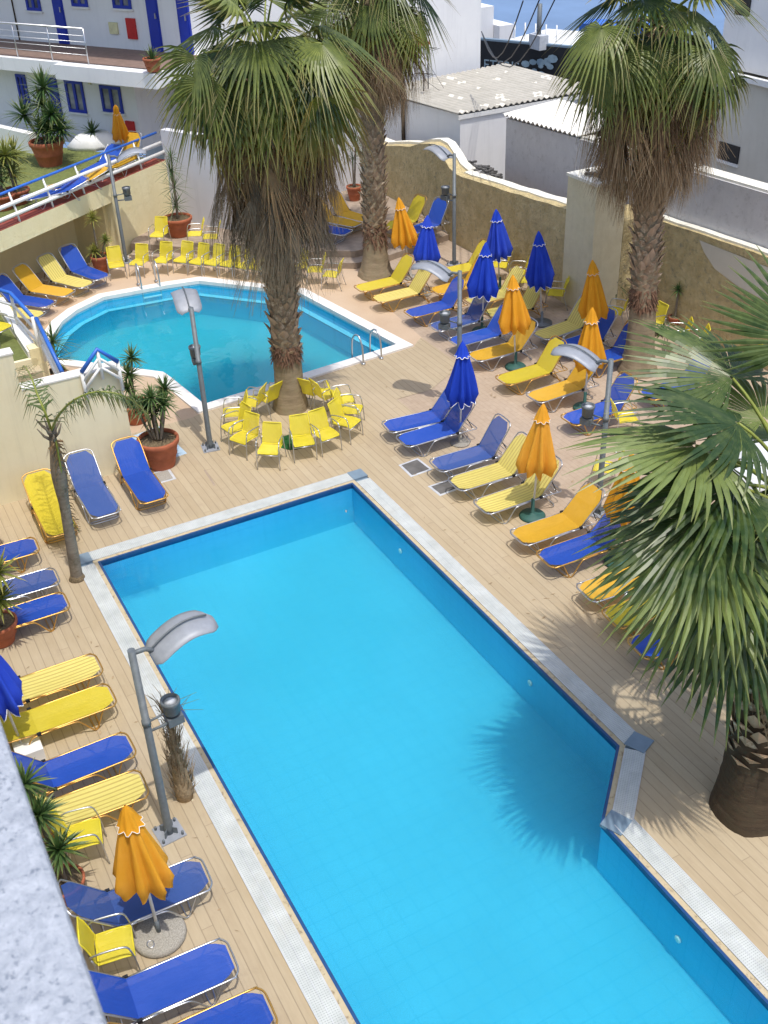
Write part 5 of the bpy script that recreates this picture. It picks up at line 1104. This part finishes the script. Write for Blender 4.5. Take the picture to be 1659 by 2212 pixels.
# ------------------------------------------------------------------ yuccas and pots
def rosette(m, c, n, L, w_, seed, el0=80, el1=-35, mi=0):
    r = random.Random(seed)
    for i in range(n):
        f = i / n; a = i * 2.39996 + r.uniform(-.2, .2); el = R_(el0 + (el1 - el0) * f + r.uniform(-10, 10)); l = L * r.uniform(.75, 1.1); o_ = Vector((math.cos(a), math.sin(a), 0)); s_ = Vector((-o_.y, o_.x, 0)); b_ = len(m.v); dr = r.uniform(.1, .5)
        for q, ww in ((0, .6), (.3, 1), (.65, .8), (1, .03)):
            p = c + o_ * (l * q * math.cos(el)) + Vector((0, 0, l * q * math.sin(el) - dr * l * q * q * .6))
            m.vert(p - s_ * w_ * ww, .02 + q); m.vert(p + Vector((0, 0, -w_ * .5 * ww)), .02 + q); m.vert(p + s_ * w_ * ww, .02 + q)
        for q in range(3):
            k = b_ + 3 * q; m.face((k, k+1, k+4, k+3), mi); m.face((k+1, k+2, k+5, k+4), mi)
def pot(par, r1, h, r0=None):
    r0 = r0 or r1 * .66
    MB().lathe([(r0, 0), (r0 * 1.03, .03), (r0 + (r1 - r0) * .45, h * .42), (r0 + (r1 - r0) * .5 + .012, h * .44), (r0 + (r1 - r0) * .52, h * .50), (r0 + (r1 - r0) * .8, h * .76), (r1 * .97, h * .80), (r1 * 1.03, h * .84), (r1 * 1.04, h * .97), (r1, h), (r1 * .93, h), (r1 * .90, h * .9)], 36, (0, 0, 0), 0, None, False).build('pot', 'terracotta', par)
    MB().lathe([(.01, h * .9), (r1 * .90, h * .88)], 30, (0, 0, 0), 0, None, False).build('soil', 'soil', par)
def yucca(base, z, potr, poth, heads, label, seed=0, name='potted_yucca', mat='sword_green', L=.42, n=60, cat='potted plant', w_=.016):
    b_ = P(*base, z); t = empty(name, b_, 0, label, cat, 'potted and planted yuccas'); r = random.Random(seed)
    if potr: pot(t, potr, poth)
    z0 = poth * .88 if potr else 0
    for i, (dx, dy, hh, sc) in enumerate(heads):
        e_ = Vector((dx, dy, z0 + hh)); st = Vector((dx * .25, dy * .25, z0))
        if hh > .12: MB().tube(smooth_path([tuple(st), tuple(st.lerp(e_, .5) + Vector((r.uniform(-.03, .03), r.uniform(-.03, .03), 0))), tuple(e_)], 4), .028, 7).build('stem', 'queen_bark', t)
        m = MB(); rosette(m, e_, int(n * sc), L * sc, w_, seed + i * 7); m.build('foliage', mat, t)
    return t
rr = random.Random(8)
yucca((350, 1004), 0, .40, .62, [(-.15, .05, .55, 1), (-.32, -.25, .75, .9), (.1, .2, .8, .95), (-.2, .35, .95, .95), (-.1, -.1, .72, 1), (.05, .0, .98, .9), (-.45, .1, .62, .8), (-.35, .3, .7, .9)], 'large terracotta pot holding a branching yucca beside the blue lounger', 1, L=.40)
yucca((296, 910), 0, .30, .45, [(0, 0, .7, 1), (-.12, .15, 1.0, .9), (.1, -.1, .45, .9)], 'terracotta pot with yucca half hidden behind the cream wall end', 2, L=.4)
yucca((128, 828), 0, .22, .32, [(0, 0, .3, 1.1), (-.15, -.1, .5, 1.1), (.05, .05, .75, 1.1)], 'small terracotta pot with spiky plant behind the low cream wall', 3, L=.55, n=36)
yucca((222, 588), 0, .27, .50, [(-.05, 0, 1.1, .85), (0, -.12, .2, .9), (.15, .2, .5, .7)], 'terracotta pot with tall yucca beside the blue lounger under the beam', 4, L=.38, mat='sword_yellow')
yucca((388, 508), .35, .42, .55, [(0, 0, .4, 1.0), (-.05, .05, .9, 1.0), (0, 0, 1.4, 1.0), (-.1, .1, 1.75, .7)], 'terracotta pot with tall thin grassy yucca on the raised terrace', 5, L=.62, n=40, w_=.011)
yucca((110, 356), ZT, .50, .72, [(-.5, -.4, .75, 1.1), (.1, -.1, .45, 1), (.3, .1, .5, 1.1), (-.15, .25, 1.5, 1.2), (.5, .2, .9, 1.0), (.6, .35, .45, 1.0), (-.3, .5, .4, 1), (-.2, .1, 1.05, 1.1)], 'huge terracotta pot with several yucca heads on the turf terrace', 6, L=.62, n=70, w_=.024)
yucca((40, 440), ZT, .36, .4, [(0, 0, .5, 1.1), (-.25, .2, .9, 1.1), (.2, -.1, 1.0, 1.1)], 'yellowing yucca in a low red pot behind the terrace rails', 7, L=.55, mat='sword_yellow', n=55, w_=.022)
yucca((8, 452), ZT, .36, .4, [(0, 0, .5, 1.1), (-.2, .2, .8, 1.1)], 'green yucca at the left edge behind the terrace rails', 8, L=.6, n=55, w_=.02)
b_ = P(208, 318, ZT); t = empty('rock_planter', b_, .5, 'white painted rock planter with an agave by the apartment wall', 'planter')
MB().lathe([(.62, 0), (.66, .12), (.5, .3), (.4, .42), (.1, .44)], 14, (0, 0, 0), 0, lambda a, z, i: 1 + .25 * math.sin(2 * a) + .1 * math.sin(5 * a)).build('rock', 'white_paint', t)
m = MB(); rosette(m, Vector((-.05, 0, .45)), 46, .5, .025, 44); m.build('foliage', 'sword_green', t)
q = HP(1315 * .24888, 490 * .24888, -1.0); pb = H1 + hd * q[0] + hn * -1.0
t = empty('flower_pot', (pb.x, pb.y, SLAB + .46), 0, 'terracotta pot with thin aloe on the balcony corner', 'potted plant'); pot(t, .26, .36); m = MB(); rosette(m, Vector((0, 0, .3)), 26, .5, .02, 4, 85, 20); m.build('foliage', 'sword_green', t)
yucca((5, 1385), 0, .3, .4, [(0, 0, 1.0, 1.2), (.25, .1, .6, 1.15), (.35, .2, 1.15, 1.1)], 'spiky green plant in a pot at the left edge between blue and pale loungers', 9, L=.38, mat='sword_yellow', n=44, w_=.022)
yucca((148, 1935), 0, .24, .3, [(-.25, -.05, .95, 1.15), (.0, .05, .55, 1.1), (-.45, -.1, 1.3, 1.1)], 'spiky green plant by the parapet between two yellow armchairs', 10, L=.34, n=50, w_=.02)
yucca((1329, 655), 0, .2, .3, [(0, 0, .35, 1.0), (.1, -.1, .3, .9)], 'dark spiky plant by the wall just right of the square pillar', 11, L=.5, n=50)
yucca((1456, 700), 0, .16, .2, [(0, 0, .7, .8)], 'small yucca on a thin dark stem by the wall', 12, L=.35, n=40)
yucca((1430, 722), 0, 0, 0, [(0, 0, .08, .9)], 'low spiky clump at the wall foot right of the thick palm', 13, L=.4, n=46, name='agave_clump', cat='plant')
yucca((1592, 740), 0, 0, 0, [(0, 0, .2, 1.1), (.3, 0, .1, .9)], 'shaded spiky clump at the wall foot near the right edge', 14, L=.45, n=46, name='agave_clump', cat='plant')
yucca((1192, 632), 0, 0, 0, [(0, 0, .25, 1.0)], 'dark spiky clump tucked against the left side of the pillar', 15, L=.42, n=46, name='agave_clump', cat='plant')
yucca((766, 432), .35, .24, .45, [(0, 0, .9, .9), (.05, .1, 1.3, .9)], 'red pot with thin grey yucca against the white boundary wall', 16, L=.6, n=34, w_=.01)
m = MB(); rg = random.Random(3); mt = P(634, 955); 
for i in range(900):
    a = rg.uniform(0, 2 * PI); q = math.sqrt(rg.random()) * .34; x, y = q * math.cos(a), q * math.sin(a) * .8; b_ = len(m.v); h = rg.uniform(.03, .07)
    m.vert((x - .006, y, 0)); m.vert((x + .006, y, 0)); m.vert((x + rg.uniform(-.02, .02), y + rg.uniform(-.02, .02), h), .5); m.face((b_, b_+1, b_+2))
m.lathe([(.33, 0), (.31, .012)], 20); o = tag(m.build('turf_mat', 'turf_green', None, (mt.x, mt.y, .003)), 'small round mat of green turf at the foot of the leaning palm', 'mat')

for x, y, v in ((866, 1190, 7.61), (1146, 1475, 7.61), (1466, 2028, 6.6)):
    q = PY(x, y, v); o = MB().lathe([(.05, 0), (.05, .02), (.03, .03)], 14).build('pool_lamp', 'trim_white', None, (q.x, v - .001, q.z)); o.rotation_euler = (PI / 2, 0, 0); struct(o)
q = P(1652, 990, .7); t = empty('covered_table', (q.x, q.y, 0), .3, 'table under a white cloth seen through the palm fronds at the right edge', 'table')
MB().ext(-.6, .6, -.4, .4, .70, .73).build('tabletop', 'white_paint', t)
MB().lathe([(.80, .25), (.74, .5), (.72, .735), (.01, .745)], 48, (0, 0, 0), 0, lambda a, z, i: (1 + (.05 * math.sin(14 * a) if i < 2 else 0)) * min(1 / max(abs(math.cos(a)), .3) * .86, 1.15), False).build('tablecloth', 'white_cloth', t)
for sx in (-1, 1):
    for sy in (-1, 1): MB().tube([(sx * .5, sy * .3, 0), (sx * .5, sy * .3, .7)], .02, 6).build('leg', 'steel', t)

# wind-blown litter on the deck: too many and small to count
m = MB(); rg = random.Random(12)
for i in range(420):
    u, v = rg.uniform(-24, -1), rg.choice((rg.uniform(0.1, 2.2), rg.uniform(8.1, 15.8), rg.gauss(8.9, .6)))
    if u < -16.6: v = rg.uniform(5.5, 15.8) if u > -20 else rg.uniform(12.5, 15.8)
    if -8.5 < u and v < 8.2 and v > 2.3: v = 8.6
    a = rg.uniform(0, 6.3); L = rg.uniform(.015, .06); w_ = L * rg.uniform(.12, .4); c, s_ = math.cos(a), math.sin(a); b_ = len(m.v)
    for x, y in ((-L, 0), (0, -w_), (L, 0), (0, w_)): m.vert((u + x * c - y * s_, v + x * s_ + y * c, .009 + rg.uniform(0, .006)))
    m.face((b_, b_+1, b_+2, b_+3))
o = tag(m.build('fallen_leaves', 'fibre'), 'scattered dry leaf scraps blown across the deck boards and paving', 'leaf litter'); o['kind'] = 'stuff'
q = P(1216, 752); t = empty('water_bottle', q, 0, 'clear plastic water bottle standing by the blue lounger behind the orange parasols', 'bottle')
MB().lathe([(.04, 0), (.045, .02), (.045, .2), (.018, .26), (.018, .28)], 12).build('body', 'pale_blue_plate', t); MB().lathe([(.02, .281), (.02, .31)], 10).build('cap', 'white_paint', t)
